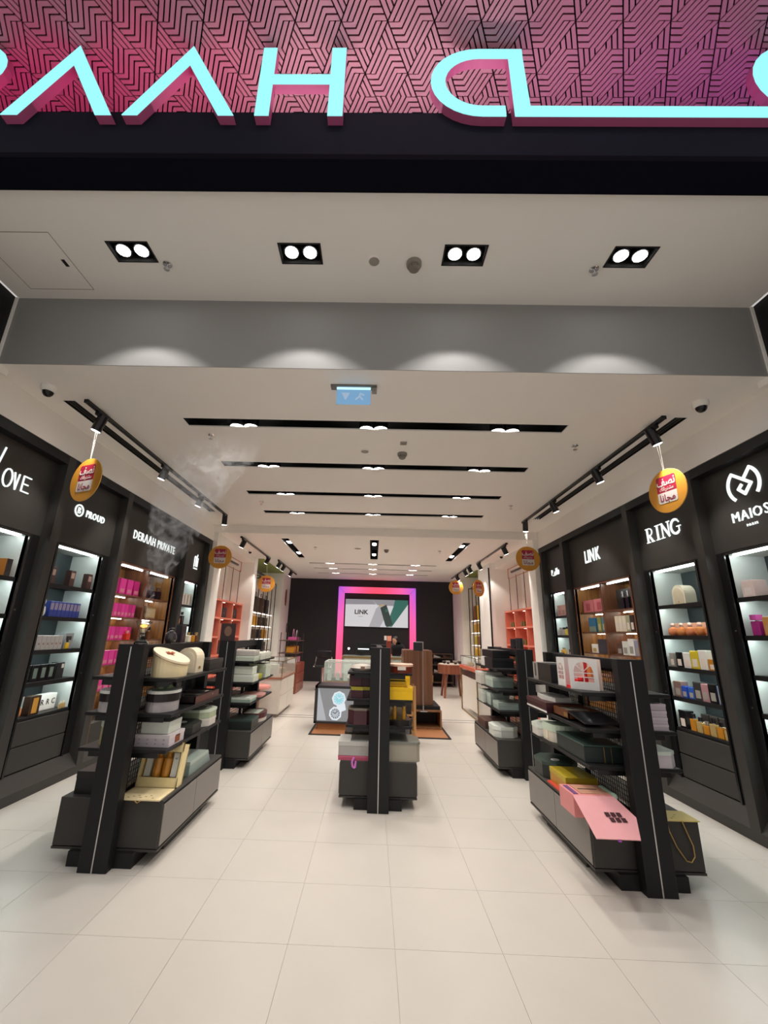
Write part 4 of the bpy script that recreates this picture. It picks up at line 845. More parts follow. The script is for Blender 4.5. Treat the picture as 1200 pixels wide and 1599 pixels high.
MB().lathe([(.012, 0), (.010, .004)], (-.01, -.377, -.010), 8).build('ribbon_end', C('8a3aa0'), t)
# ---- right front gondola, wall side
for i in range(4): gbox('lilac_box', f'lilac white flat box in the stack behind the right post, {["lowest","second","third","topmost"][i]}', (GR1.location.x+.175, 3.40, GZ['s2']+i*.044), .22, .24, .042, LIL, C('d2c6d0'), .4, group='stacked lilac boxes')
gift('octagon_box', 'white and mint octagonal box behind the right gondola post', at(GR1, 1, 's3', .185, 3.40), octa(.26, .28, .06), .10, C('cfc6cc'), C('d6e0d6'), .2)
t = thing('gift_bag_flap', 'yellow printed card leaning on the right gondola base with cord', 'gift card', at(GR1, 1, 'deck', .20, 3.26))
MB().box(-.13, .16, -.03, .14, 0, .006).build('card_base', C('d9c277'), t); mb = MB(); mb.m = Matrix.Translation((-.08, .14, .006)) @ Matrix.Rotation(R(12), 4, 'X'); mb.prism([(-.06, 0), (.10, 0), (-.02, .25), (-.06, .25)], 0, .006, 'y'); mb.build('card_back', C('c9b15c'), t)
for i in range(6): bx('print_mark', C('6f5a28'), t, -.10+.03*i, -.085+.03*i, .0+.03*(i % 3), .006+.03*(i % 3), .006, .0068)
MB().path([(-.06, -.032, .004), (-.055, -.036, -.05), (-.02, -.036, -.14), (.03, -.036, -.215), (.06, -.036, -.22), (.085, -.036, -.19), (.085, -.036, -.13), (.06, -.036, -.06), (.04, -.032, .004)], .004).build('cord_handle', GOLD, t)
# ---- middle gondola
gbox('grey_box', 'light grey box on a pink base with ribbon, middle gondola', (*at(GC, -1, 'deck', .225, 4.50)[:2], GZ['deck']+.04), .30, .30, .115, C('a9a5a2', rough=.5), C('bdbbb6', rough=.5), .3)
t = gbox('pink_tray', 'flat pink tray box under the light grey box', at(GC, -1, 'deck', .225, 4.50), .30, .30, .038, C('b5506a'), C('c05c78'), .4)
mb = MB()
mb.path([(.0, -.155, .03), (-.02, -.165, -.01), (-.01, -.165, -.05), (.01, -.165, -.055), (.015, -.160, -.0)], .010); mb.build('ribbon', C('d67ad0', rough=.3), t)
gift('rounded_grey_box', 'large grey box with rounded corner on the middle gondola base', at(GC, 1, 'deck', .225, 4.52), [(-.14, -.16), (.13, -.16), (.16, -.13), (.16, .05), (.13, .12), (.07, .16), (-.14, .16)], .165, C('a29c8e', rough=.5), C('7f8078', rough=.5), .12)
gift('burgundy_oval_box', 'burgundy octagonal box with grey lid, middle gondola', at(GC, -1, 's3', .18, 4.48), octa(.24, .26, .06), .14, C('4a2830', rough=.35), C('7c7468', rough=.5), .12)
for i, (dx, y, z, m, nm) in enumerate(((.22, 4.46, 0, BURG, 'lower front'), (.12, 4.48, 0, C('2d141c'), 'lower inner'), (.24, 4.48, .105, C('44202a'), 'upper front'), (.13, 4.5, .105, BURG, 'upper inner'))):
    q = gbox('burgundy_box', f'burgundy box with lime band on the middle gondola, {nm}', (GC.location.x-dx, y, GZ['s2']+z), .115, .16, .10, m, C('9a8f2a') if z == 0 else C('3a1a22'), .3, group='burgundy boxes')
t = thing('silver_pouch', 'crumpled silver gift pouch on the middle gondola top shelf', 'gift pouch', at(GC, -1, 's1', .17, 4.48)); MB().lathe([(.10, 0), (.13, .03), (.11, .055), (.05, .065)], n=14, sy=.9).build('pouch', C('b9b2a8', rough=.3), t, smooth=True); bx('tie', C('8a6a5c'), t, -.02, .02, -.12, -.11, .02, .05)
t = thing('red_round_box', 'red brown rounded box with cream lid on the middle gondola', 'gift box', at(GC, 1, 's1', .21, 4.46)); P = oval(.24, .26, 20); MB().prism(P, 0, .065, 'z').build('base', C('6a2a1c', rough=.35), t); MB().prism([(x*1.03, y*1.03) for x, y in P], .06, .08, 'z').build('lid', C('d9b09a'), t); bx('bow', C('d8cfc4'), t, -.04, .04, -.142, -.132, .03, .06)
q = gbox('yellow_box', 'bright yellow flat box on the middle gondola shelf', at(GC, 1, 's2', .19, 4.46), .26, .22, .11, YEL, YEL, .25); gbox('yellow_box', 'yellow box with opened lid above the flat yellow box', (GC.location.x+.16, 4.50, GZ['s2']+.112), .20, .18, .045, C('d9a90f', rough=.45), C('e8c02a', rough=.45), .4)
gift('black_tray', 'black tray with gold tubes on the third shelf, middle gondola', at(GC, 1, 's3', .19, 4.46), oval(.26, .24, 8), .05, C('1a1818', rough=.3), C('221f1e', rough=.3), .4)
for i in range(2):
    t = thing('gold_tube', ['gold tube standing on the black tray, left one', 'gold tube standing on the black tray, right one'][i], 'tube', (GC.location.x+.15+.09*i, 4.42, GZ['s3']+.051)); MB().tube((0, 0, 0), (0, 0, .10), .018, 14).build('tube', C('c08a2a', rough=.3), t); MB().tube((0, 0, .10), (0, 0, .12), .019, 14).build('cap', GOLD, t)
gift('black_tray', 'black tray with golden bow behind the grey box', (*at(GC, -1, 'deck', .21, 4.86)[:2], GZ['deck']), octa(.26, .28, .04), .16, C('20201a', rough=.4), C('3a3424', rough=.4), .2)
t = thing('grey_watch_box', 'grey box with brown strap behind the rounded grey box', 'gift box', at(GC, 1, 'deck', .19, 4.86)); bx('body', C('8f8d88'), t, -.13, .13, -.14, .14, 0, .21, .003); MB().path([(.10*math.cos(R(a)), .09*math.sin(R(a)), .225) for a in range(0, 361, 24)], .012).build('strap', C('4a342c'), t)
# ---- left rear gondola
gbox('striped_box', 'pale striped box on top of another, left rear gondola', (*at(GL2, 1, 's1', .17, 5.52)[:2], GZ['s1']+.065), .26, .24, .06, C('b9b3ae'), C('cfcac3'), .4); gbox('striped_box', 'mint striped box under the pale one, left rear gondola', at(GL2, 1, 's1', .17, 5.52), .26, .24, .06, C('c3cdbd'), C('cfd8ca'), .4)
for i in range(2): gbox('white_carton_box', ['long white box on the left rear gondola top shelf, front one', 'long white box on the left rear gondola top shelf, back one'][i], at(GL2, 1, 's1', .18, 5.82+.30*i), .26, .26, .08, C('c9cdc2'), C('d5d8cf'), .4)
gbox('patterned_box', 'white dotted box, upper of a pair, left rear gondola', (*at(GL2, 1, 's2', .17, 5.52)[:2], GZ['s2']+.085), .24, .20, .09, C('d8ddd0'), C('dfe5d9'), .3); gbox('patterned_box', 'white dotted box, lower of a pair, left rear gondola', at(GL2, 1, 's2', .17, 5.52), .29, .24, .08, C('ccd3c6'), C('d9dfd4'), .3)
gbox('lime_box', 'flat lime green box on the left rear gondola', at(GL2, 1, 's2', .18, 5.80), .22, .22, .06, LIME, C('c9c62e'), .4); gbox('mint_box', 'tall pale mint box on the left rear gondola', at(GL2, 1, 's2', .18, 6.12), .28, .28, .17, C('c6d0c2'), C('d2dacd'), .2)
gbox('mint_flat_box', 'flat mint and white box on the third shelf, left rear gondola', at(GL2, 1, 's3', .17, 5.55), .26, .28, .05, C('9fb5a6'), C('dbe4da'), .4); gift('pink_flat_box', 'flat pink octagonal lid on the left rear gondola', at(GL2, 1, 's3', .18, 6.0), octa(.27, .36, .07), .03, C('cf8f86'), C('e0a79e'), .4)
gbox('green_box', 'dark green box on the base of the left rear gondola', at(GL2, 1, 'deck', .19, 5.58), .30, .32, .11, C('2a302e', rough=.35), C('3a4a44', rough=.35), .2)
t = gift('burgundy_oval_box', 'burgundy oval box with white top on the left rear base', at(GL2, 1, 'deck', .20, 6.08), oval(.30, .50, 20), .10, C('cfc6bd'), C('50282a', rough=.35), .6); bx('white_panel', C('d3ddd0'), t, -.10, .09, -.18, .12, .10, .104)
t = thing('framed_picture', 'dark framed portrait card with orange edge on the left rear gondola', 'picture', (GL1.location.x+.02, 4.33, GZ['top']-.07)); 
bpy.data.objects.remove(t)
t = thing('display_card', 'dark portrait card with orange edge behind the left front gondola', 'card', (GL2.location.x-.02, 5.29, GZ['top'])); 
bx('card', C('3a2a2a'), t, -.09, .09, -.01, .0, 0, .20); bx('orange_edge', CORAL, t, -.12, -.09, -.012, .0, 0, .20); MB().prism([(.045*math.cos(a*math.pi/6), .11+.06*math.sin(a*math.pi/6)) for a in range(12)], -.012, -.010, 'y').build('portrait', C('7a5a4c'), t)
# ---- right rear gondola
gbox('black_long_box', 'long black box with silver end, upper of two, right rear gondola', (*at(GR2, -1, 's1', .17, 5.98)[:2], GZ['s1']+.115), .22, .60, .09, C('17171a', rough=.35), C('1d1d20', rough=.35), .3); gbox('black_long_box', 'long black box with white end, lower of two, right rear gondola', at(GR2, -1, 's1', .17, 5.90), .27, .56, .11, C('1c1c20', rough=.35), C('222226', rough=.35), .3)
bx('white_end', WHT, [v for v in COL.objects if v.get('label', '').startswith('long black box with white end')][0], -.138, .138, .10, .283, 0, .112); bx('silver_end', SIL, [v for v in COL.objects if v.get('label', '').startswith('long black box with silver end')][0], -.113, .113, .22, .303, 0, .091)
gbox('white_box', 'white box at the far end of the second shelf, right rear gondola', at(GR2, -1, 's2', .20, 6.22), .30, .30, .15, C('cfc9c2'), C('dcd9d2'), .25); gbox('mint_box', 'mint box beside it on the second shelf, right rear gondola', at(GR2, -1, 's2', .17, 5.85), .26, .36, .115, C('aebfb6'), C('c6d4cb'), .3)
gbox('white_box', 'white box at the far end of the third shelf, right rear gondola', at(GR2, -1, 's3', .19, 6.20), .28, .26, .15, C('c6cec7'), C('d4dcd4'), .3); gbox('mint_box', 'mint upright box on the third shelf, right rear gondola', at(GR2, -1, 's3', .17, 5.93), .24, .18, .14, C('a9bab3'), C('b9c9c1'), .3); gbox('mint_box', 'low mint box at the front of the third shelf, right rear gondola', at(GR2, -1, 's3', .16, 5.62), .26, .24, .08, C('9fb0aa'), C('b3c4bd'), .4)
gift('hexagon_box', 'white octagonal box on the base of the right rear gondola', at(GR2, -1, 'deck', .21, 5.66), octa(.28, .36, .07), .115, C('cdd2cc'), C('d9dfd8'), .35); gbox('brown_box', 'brown box at the far end of the right rear base', at(GR2, -1, 'deck', .19, 6.18), .30, .40, .09, C('4d3834', rough=.4), C('5c433c', rough=.4), .4)
for i, (y, r_, h) in enumerate(((5.36, .045, .13), (5.56, .045, .12))): 
    t = thing('candle_jar', ['black cylinder jar on the right rear gondola top, front one', 'black cylinder jar on the right rear gondola top, back one'][i], 'jar', (1.835, y+.1, GZ['top'])); MB().tube((0, 0, 0), (0, 0, h*.8), r_, 18).build('jar', C('25242a', rough=.3), t); MB().tube((0, 0, h*.8), (0, 0, h), r_*1.03, 18).build('lid', C('2f2d33', rough=.3), t)
bottle('perfume_bottle', 'dark low bottle between the two black jars', 1.835, 5.56, GZ['top'], .08, .07, C('201d22', rough=.2), BLKB, rnd=True)
gbox('white_box', 'pale box on the wall side of the right rear gondola', at(GR2, 1, 's2', .17, 5.5), .24, .30, .13, C('cfc9c4'), C('d8d3ce'), .3)
# ================================================================== REAR ROOM
def handbag(name, label, loc, w, h, d, m, rz=0, hm=None, group=None, hh=.6):
    t = thing(name, label, 'handbag', loc, rz, group)
    MB().prism([(-w/2, 0), (w/2, 0), (w*.42, h), (-w*.42, h)], -d/2, d/2, 'y').build('body', m, t, .008)
    MB().path([(w*.28*math.cos(R(a)), 0, h+h*hh*math.sin(R(a))) for a in range(0, 181, 20)], .008).build('handle', hm or m, t)
    bx('flap', m, t, -w*.40, w*.40, -d/2-.006, -d/2, h*.45, h*.98, .002); bx('clasp', GOLD, t, -.015, .015, -d/2-.01, -d/2-.005, h*.42, h*.52)
    return t
BAGC = [C('23201f', rough=.4), C('4a3228', rough=.4), C('35302c', rough=.4), C('5c4a34', rough=.4), C('1b1a1e', rough=.3), C('6a5a48', rough=.4)]
for s, nm in ((-1, 'left'), (1, 'right')):
    t = thing('cubby_shelf', f'coral cubby shelf in the {nm} recess of the rear room', 'shelf unit', (s*3.2, 9.36, 0))
    ys = [-1.04, -.36, .36, 1.04]; zs = [0, .25, .62, 1.0, 1.37, 1.75, 2.12]
    bx('back_panel', CORAL, t, s*.32, s*.34, -1.06, 1.06, 0, 2.14)
    for y in ys: bx('upright', CORAL, t, 0, s*.32, y-.02, y+.02, 0, 2.14)
    for z in zs[1:]:
        sh = bx('shelf', CORAL, t, .002*s, s*.32, -1.04, 1.04, z-.018, z+.018)
        for a, b in zip(ys[:-1], ys[1:]): bx('led_strip', LEDS, sh, s*.12, s*.13, a+.22, b-.22, z-.023, z-.018)
    bx('base_panel', CORAL, t, .004*s, s*.31, -1.04, 1.04, 0, .24)
    k = 0
    for r in (3, 4, 5):
        for c in range(3):
            z = zs[r]+.0185; y = 9.36+(ys[c]+ys[c+1])/2
            if s < 0: handbag('handbag', f'{["small brown","black","dark plum"][c]} handbag in the left coral cubby, {["lower", "middle", "upper"][r-3]} row', (s*3.34, y, z), .38, .22, .14, BAGC[(k*2) % 6], rz=R(90), hh=.5)
            else:
                q = thing('shoe_pair', f'olive strappy shoes in the right coral cubby, {["lower", "middle", "upper"][r-3]} row, {ORD[c]} from front', 'shoes', (3.36, y, z))
                for j, dy in enumerate((-.07, .07)):
                    MB().prism([(-.12, 0), (.12, 0), (.12, .03), (.0, .05), (-.10, .11), (-.12, .11)], dy-.035, dy+.035, 'y').build('shoe', C('7a6a3c'), q, .004)
                    MB().path([(-.02, dy-.036, .04), (.02, dy, .11), (.05, dy+.036, .03)], .008).build('strap', C('4a4028'), q)
            k += 1
    t = thing('hanging_frame', f'thin copper rods hanging above the {nm} coral cubbies', 'display rods', (s*3.26, 9.36, 2.14))
    for y in (-.75, -.25, .25, .75): MB().tube((0, y, 0), (0, y, .78), .008).build('rod', C('4a3430', rough=.4), t)
    fr = MB()
    for z in (.75, .98): fr.tube((0, -.8, z), (0, .8, z), .009)
    for y in (-.8, .8): fr.tube((0, y, .75), (0, y, .998), .009)
    fr.build('top_frame', C('c07a6a', rough=.35, metal=.6), t); bx('track_bar', SATIN, t, -.02, .02, -.55, .55, .86, .90)
    # niche shelves with rods
    NX, NY, NH = (-3.06, 11.97, 1.24) if s < 0 else (2.93, 12.34, .70)
    t = thing('niche_shelf', f'tall lit shelf with brown vertical rods in the {nm} green niche', 'shelf unit', (NX, NY, 0))
    bx('back_panel', C('e9e6dc'), t, s*.33, s*.35, -NH, NH, 0, 2.9)
    for z in (.62, .98, 1.32, 1.66, 2.0):
        sh = bx('shelf', C('dfe6e0', rough=.2), t, s*.02, s*.33, -NH, NH, z-.018, z); bx('led_strip', LEDS, sh, s*.05, s*.07, -NH+.05, NH-.05, z-.026, z-.018)
    for k, y in enumerate([-NH+.03+i*(2*NH-.06)/(5 if s < 0 else 3) for i in range(6 if s < 0 else 4)]):
        zt = 2.95
        MB().tube((0, y, 0), (0, y, zt), .014).tube((0, y, zt), (s*.3, y, zt), .014).build('rod', C('5a4438', rough=.35, metal=.5), t)
    for z in (1.0, 2.93): MB().tube((0, -NH+.03, z), (0, NH-.03, z), .010).build('cross_rod', C('5a4438', rough=.35, metal=.5), t)
    cols = ([C('b8821e'), C('2a2522'), C('3a3028'), C('4a3a2c'), C('262324')] if s < 0 else [C('b98a2a'), C('c79a1e'), C('d0a418'), C('8a5a34'), C('c9b33a')])
    for r, z in enumerate((.98, 1.32, 1.66, 2.0)):
        for c in range(4 if s < 0 else 3):
            cm = cols[(c+r*2) % 5]; lb = f'{["mustard","black","dark brown","tan","charcoal"][(c+r*2) % 5] if s < 0 else ["ochre","golden","yellow","brown","lime yellow"][(c+r*2) % 5]} bag on the {nm} niche shelf, row {["one","two","three","four"][r]}, {ORD[c]} from front'
            handbag('handbag', lb, (NX+s*.17, NY-NH+.33+c*(.56 if s < 0 else .40), z), .32, .24 if r < 3 else .42, .14, cm, rz=R(90), hh=.3)
    bx('track_bar', SATIN, t, s*.1, s*.16, -NH+.1, NH-.1, 3.05, 3.09)
o = thing('oval_plaque', 'brown oval plaque on the far left white column', 'plaque', (-2.86, 13.85, 2.60)); MB().prism([(.10*math.cos(a*math.pi/12), .26*math.sin(a*math.pi/12)) for a in range(24)], -.012, .012, 'x').build('plate', C('a56a4a', rough=.4, metal=.5), o); MB().prism([(.08*math.cos(a*math.pi/12), .22*math.sin(a*math.pi/12)) for a in range(24)], .012, .015, 'x').build('inner_plate', C('8f5a3e', rough=.4, metal=.5), o)
# LED portal frame around the screen on the back wall
pm = bpy.data.materials.new('gradient_led'); pm.use_nodes = True; nt = pm.node_tree; b = nt.nodes['Principled BSDF']
tc = nt.nodes.new('ShaderNodeTexCoord'); sp = nt.nodes.new('ShaderNodeSeparateXYZ'); nt.links.new(tc.outputs['Object'], sp.inputs[0])
def mth(op, a, bb=None):
    n = nt.nodes.new('ShaderNodeMath'); n.operation = op
    for i, v in enumerate((a, bb)):
        if v is None: continue
        if isinstance(v, (int, float)): n.inputs[i].default_value = v
        else: nt.links.new(v, n.inputs[i])
    return n.outputs[0]
ax = mth('DIVIDE', mth('ABSOLUTE', sp.outputs['X']), 1.3); az = mth('DIVIDE', sp.outputs['Z'], 3.0)
fac = mth('MULTIPLY', mth('POWER', ax, 1.6), mth('POWER', az, 1.4))
rp = nt.nodes.new('ShaderNodeValToRGB'); rp.color_ramp.elements[0].color = (.92, .07, .14, 1); rp.color_ramp.elements[1].color = (.42, .09, .62, 1)
e = rp.color_ramp.elements.new(.45); e.color = (.80, .10, .33, 1)
rp.color_ramp.elements[0].position = .05; rp.color_ramp.elements[2].position = .95
nt.links.new(fac, rp.inputs[0]); nt.links.new(rp.outputs[0], b.inputs['Emission Color']); b.inputs['Emission Strength'].default_value = 1.0; b.inputs['Base Color'].default_value = (.1, .02, .05, 1)
t = thing('led_portal', 'glowing pink and purple LED frame around the screen', 'light frame', (.135, YE-.1, 0))
for nm, a in (('side_bar', (-1.31, -1.11, 0, 2.86)), ('side_bar', (1.11, 1.31, 0, 2.86)), ('top_bar', (-1.31, 1.31, 2.86, 3.06))):
    o = bx(nm, pm, t, a[0], a[1], -.06, .095, a[2], a[3])
for s in (-1, 1): MB().stroke([(s*1.11, 2.86), (s*1.305, 3.055)], .008, lambda u, v, a: (u, a, v), -.064, -.06).build('mitre_joint', C('7a3a8a'), t)
t = thing('advert_screen', 'white and green advertising screen with dark four-letter word', 'screen', (.13, YE-.02, 1.76))
SW = mat('screen_white', (1, 1, 1), emit=.62, ecol=(.80, .78, .80)); SG = mat('screen_green', (1, 1, 1), emit=.5, ecol=(.035, .20, .16)); SD = mat('screen_dark', (0, 0, 0), emit=.35, ecol=(.05, .09, .08)); SGr = mat('screen_grey', (1, 1, 1), emit=.5, ecol=(.42, .41, .44)); SB = mat('screen_black', (.01, .01, .01), emit=.2, ecol=(.03, .03, .03)); SGo = mat('screen_gold', (1, 1, 1), emit=.5, ecol=(.7, .5, .28))
bx('bezel', BLACK, t, -1.08, 1.08, -.015, .018, -.02, .92); bx('picture', SW, t, -1.06, 1.06, -.02, -.015, 0, .90)
pr = lambda nm, m, P, k=1: MB().prism(P, -.02-.002*k, -.0195-.002*(k-1), 'y').build(nm, m, t)
pr('wall_band', SGr, [(-1.06, .9), (-1.06, .72), (-.02, .74), (-.16, .9)]); pr('grey_shape', SGr, [(-.16, .9), (.62, .9), (.62, .70), (.02, .72)]); pr('pale_card', mat('screen_pale', (1, 1, 1), emit=.5, ecol=(.62, .60, .63)), [(-.02, .6), (.1, .72), (.25, .25), (.12, .0), (-.25, .0)])  # flat grey areas and pale card of the screen picture
pr('green_ribbon', SG, [(.62, .9), (1.06, .9), (1.06, .76), (.52, .02), (.40, .02), (.36, .12), (.56, .66)], 2); pr('green_box', SD, [(.12, .64), (.33, .74), (.55, .10), (.36, .0), (.30, .06)], 3); pr('gold_edge', SGo, [(.05, .70), (.20, .76), (.30, .72), (.12, .66)], 3)
pr('box_print', SG, [(.28, .56), (.36, .60), (.38, .52), (.31, .48)], 4)
text('LINK', .20, SB, t, (-.52, -.024, .47), (1, 0, 0), (0, 0, 1), 'lettering', .002, bold=.006, xs=1.05); bx('underline', SB, t, -.62, -.46, -.025, -.02, .33, .338)
# cash counter, glass case, monitor, chair, person
t = thing('cash_counter', 'cash counter with glass top in front of the screen', 'counter', (0, 11.9, 0))
bx('body', C('dcd8d0'), t, -.72, 1.15, -.28, .30, 0, .90, .004); bx('kick', BLACK2, t, -.70, 1.13, -.26, .28, 0, .06); bx('glass_top', C('bfc9c2', rough=.05), t, -.78, 1.2, -.34, .34, .93, .955); bx('gold_edge', BRASS, t, -.78, 1.2, -.345, -.34, .90, .955)
bx('front_glass', CLEAR, t, -.76, 1.18, -.33, -.325, .55, .93); bx('inner_panel', C('7d7440'), t, .30, 1.15, -.29, -.28, .72, .88)
t = thing('monitor', 'dark monitor with lit edge standing on the cash counter', 'monitor', (-.28, 11.95, .955)); bx('screen', C('141518', rough=.2), t, -.2, .24, -.01, .01, .06, .34); bx('lit_edge', mat('monitor_glow', (1, 1, 1), emit=2, ecol=(.9, .95, 1)), t, -.10, .2, -.014, -.01, .16, .185); bx('stand', BLACK, t, -.02, .02, -.01, .01, 0, .08); bx('foot', BLACK, t, -.1, .1, -.06, .06, 0, .01)
t = thing('counter_lamp', 'tiny bright lamp on a thin stem on the cash counter', 'lamp', (-.62, 11.75, .955)); MB().tube((0, 0, 0), (0, 0, .16), .006).build('stem', SATIN, t); MB().lathe([(.006, 0), (.026, .02), (.026, .04), (.006, .055)], (0, 0, .15), 12).build('bulb', mat('tiny_lamp', (1, 1, 1), emit=6), t)
t = thing('glass_showcase', 'low glass showcase with white accessories behind the watch panel', 'showcase', (-.42, 9.6, 0))
bx('base', C('2a2526', rough=.4), t, -.56, .56, -.4, .4, 0, .56, .004); bx('wood_deck', OAKH, t, -.56, .56, -.41, .41, .53, .56)
for a in ((-.56, .56, -.4, -.395), (-.56, .56, .395, .4)): bx('glass_pane', CLEAR, t, *a, .56, .92)
for x in (-.56, .555): bx('glass_pane', CLEAR, t, x, x+.005, -.4, .4, .56, .92)
bx('glass_top', CLEAR, t, -.56, .56, -.4, .4, .92, .93); fr = MB()
for x in (-.56, .55):
    for y in (-.4, .39): fr.box(x, x+.012, y, y+.012, .56, .93)
for y in (-.4, .39): fr.box(-.56, .562, y, y+.012, .925, .945)
for x in (-.56, .55): fr.box(x, x+.012, -.4, .4, .925, .945)
fr.build('edge_frame', C('d8d8d4', rough=.3), t); bx('inner_shelf', CLEAR, t, -.55, .55, -.38, .38, .72, .726)
for i in range(6):
    q = thing('jewelry_stand', f'small white jewelry stand in the low showcase, {ORD[i]} from left', 'jewelry stand', (-.88+i*.17, 9.35+.1*(i % 2), .561), group='white jewelry stands')
    MB().prism([(-.05, 0), (.05, 0), (.03, .12), (-.01, .14)], -.04, .04, 'x').build('block', C('c9d2cc'), q); bx('base', BLKB, q, -.045, .045, -.06, .06, 0, .006)
t = thing('bar_chair', 'black bar chair with chrome frame beside the cash counter', 'chair', (-1.36, 12.4, 0)); bx('backrest', BLKB, t, -.21, .21, .17, .22, .82, 1.03, .02); bx('seat', BLKB, t, -.22, .22, -.2, .2, .60, .66, .02); MB().path([(-.22, .19, .86), (-.24, .1, .66), (-.24, -.15, .62), (.24, -.15, .62), (.24, .1, .66), (.22, .19, .86)], .014).build('arm_frame', CHROME, t); MB().tube((0, 0, .02), (0, 0, .6), .03).build('column', CHROME, t); MB().lathe([(.21, 0), (.2, .015), (.04, .03)], n=20).build('foot_plate', CHROME, t)
# person bending over behind the counter
t = thing('person', 'person in dark clothes with dark hair leaning over behind the cash counter', 'person', (.72, 12.75, 0))
SKIN = C('b98a72', rough=.5); DARKC = C('1b1b22', rough=.7)
def skin_body(name, pts, edges, m, parent, root=0):
    me = bpy.data.meshes.new(name); me.from_pydata([p[:3] for p in pts], edges, []); o = bpy.data.objects.new(name, me); COL.objects.link(o); o.parent = parent
    md = o.modifiers.new('skin', 'SKIN'); md.use_smooth_shade = True
    if not me.skin_vertices: bm = bmesh.new(); bm.from_mesh(me); bm.verts.layers.skin.verify(); bm.to_mesh(me); bm.free()
    for v, p in zip(me.skin_vertices[0].data, pts): v.radius = (p[3], p[3] if len(p) < 5 else p[4])
    me.skin_vertices[0].data[root].use_root = True
    o.modifiers.new('sub', 'SUBSURF').levels = 1; o.modifiers['sub'].render_levels = 1
    me.materials.append(m); return o
pts = [(0, .05, .90, .15, .12), (0, .02, 1.05, .15, .11), (-.02, -.08, 1.20, .17, .11), (-.03, -.16, 1.27, .07), (-.05, -.20, 1.31, .052),
       (-.22, -.12, 1.20, .06), (-.30, -.14, 1.02, .045), (-.20, -.36, .99, .035), (.17, -.12, 1.20, .06), (.24, -.14, 1.02, .045), (.14, -.36, .99, .035),
       (-.10, .05, .82, .10), (-.11, 0, .46, .07), (-.11, .04, .09, .05), (.10, .05, .82, .10), (.11, 0, .46, .07), (.11, .04, .09, .05), (-.11, -.10, .04, .04), (.11, -.10, .04, .04)]
skin_body('body', pts, [(0,1),(1,2),(2,3),(3,4),(2,5),(5,6),(6,7),(2,8),(8,9),(9,10),(0,11),(11,12),(12,13),(0,14),(14,15),(15,16),(13,17),(16,18)], DARKC, t)
mb = MB(); mb.m = Matrix.Translation((-.06, -.23, 1.36)) @ Matrix.Rotation(R(28), 4, 'X') @ Matrix.Rotation(R(-30), 4, 'Z')
mb.lathe([(.02, -.115), (.048, -.10), (.065, -.055), (.074, 0), (.072, .045), (.055, .085), (.02, .105)], n=16, sy=1.18); mb.lathe([(.004, -.03), (.014, -.02), (.006, .02)], (0, -.092, 0), 8)
mb.build('head', SKIN, t, smooth=True)
hm = MB(); hm.m = mb.m; hm.lathe([(.060, -.10), (.082, -.05), (.084, 0), (.082, .05), (.066, .098), (.02, .122)], (0, .022, .0), 16, sy=1.1); hm.build('hair', C('15110f', rough=.5), t, smooth=True)
fm = MB(); fm.m = mb.m
for x in (-.028, .028): fm.lathe([(.002, -.006), (.010, 0), (.002, .006)], (x, -.080, .012), 8)
fm.build('eyes', BLKB, t); lm = MB(); lm.m = mb.m; lm.box(-.02, .02, -.078, -.068, -.062, -.052); lm.build('mouth', C('8a4a44'), t)
for sx in (-1, 1):
    hx = (-.20, -.36) if sx < 0 else (.14, -.36)
    hp = [(hx[0], -.36, .985, .032, .018), (hx[0], -.43, .972, .034, .015)]; he = [(0, 1)]
    for k in range(4):
        n0 = len(hp); x = hx[0]-.027+.018*k; L = (.055, .068, .064, .05)[k]
        hp += [(x, -.455, .972, .009), (x, -.455-L*.5, .976, .008), (x, -.455-L, .966, .007)]; he += [(1, n0), (n0, n0+1), (n0+1, n0+2)]
    n0 = len(hp); hp += [(hx[0]-sx*.036, -.40, .972, .010), (hx[0]-sx*.05, -.435, .970, .008)]; he += [(0, n0), (n0, n0+1)]
    skin_body('hand', hp, he, SKIN, t)
# watch panel, rug, tall cabinet, rack
t = thing('floor_mat', 'tan leather floor mat with black border in the shop middle', 'mat', (.15, 7.8, 0)); bx('border', BLACK, t, -1.10, 1.10, -.70, .70, 0, .010); bx('field', C('a8714a', rough=.5), t, -1.06, 1.06, -.665, .665, .010, .014)
t = thing('watch_display_case', 'dark display case with lit panel showing two watches', 'display case', (-.42, 7.62, .014))
bx('plinth', C('b27c4c', rough=.5), t, -.44, .5, -.15, .3, 0, .10); fr = MB(); fr.box(-.50, -.46, -.2, .36, .09, .66).box(.52, .56, -.2, .36, .09, .66).box(-.50, .56, -.2, .36, .62, .66).box(-.50, .56, -.2, .36, .09, .12).box(-.46, .52, .34, .36, .12, .62); fr.build('frame', C('2c2a2b', rough=.35), t)
WP = mat('lit_grey_panel', (1, 1, 1), emit=.42, ecol=(.45, .45, .46)); bx('lit_panel', WP, t, -.455, .515, -.15, -.13, .12, .62); MB().prism([(-.455, .61), (-.455, .13), (-.30, .13), (-.44, .61)], -.153, -.150, 'y').build('pale_wedge', mat('lit_pale', (1, 1, 1), emit=.55, ecol=(.62, .63, .66)), t)
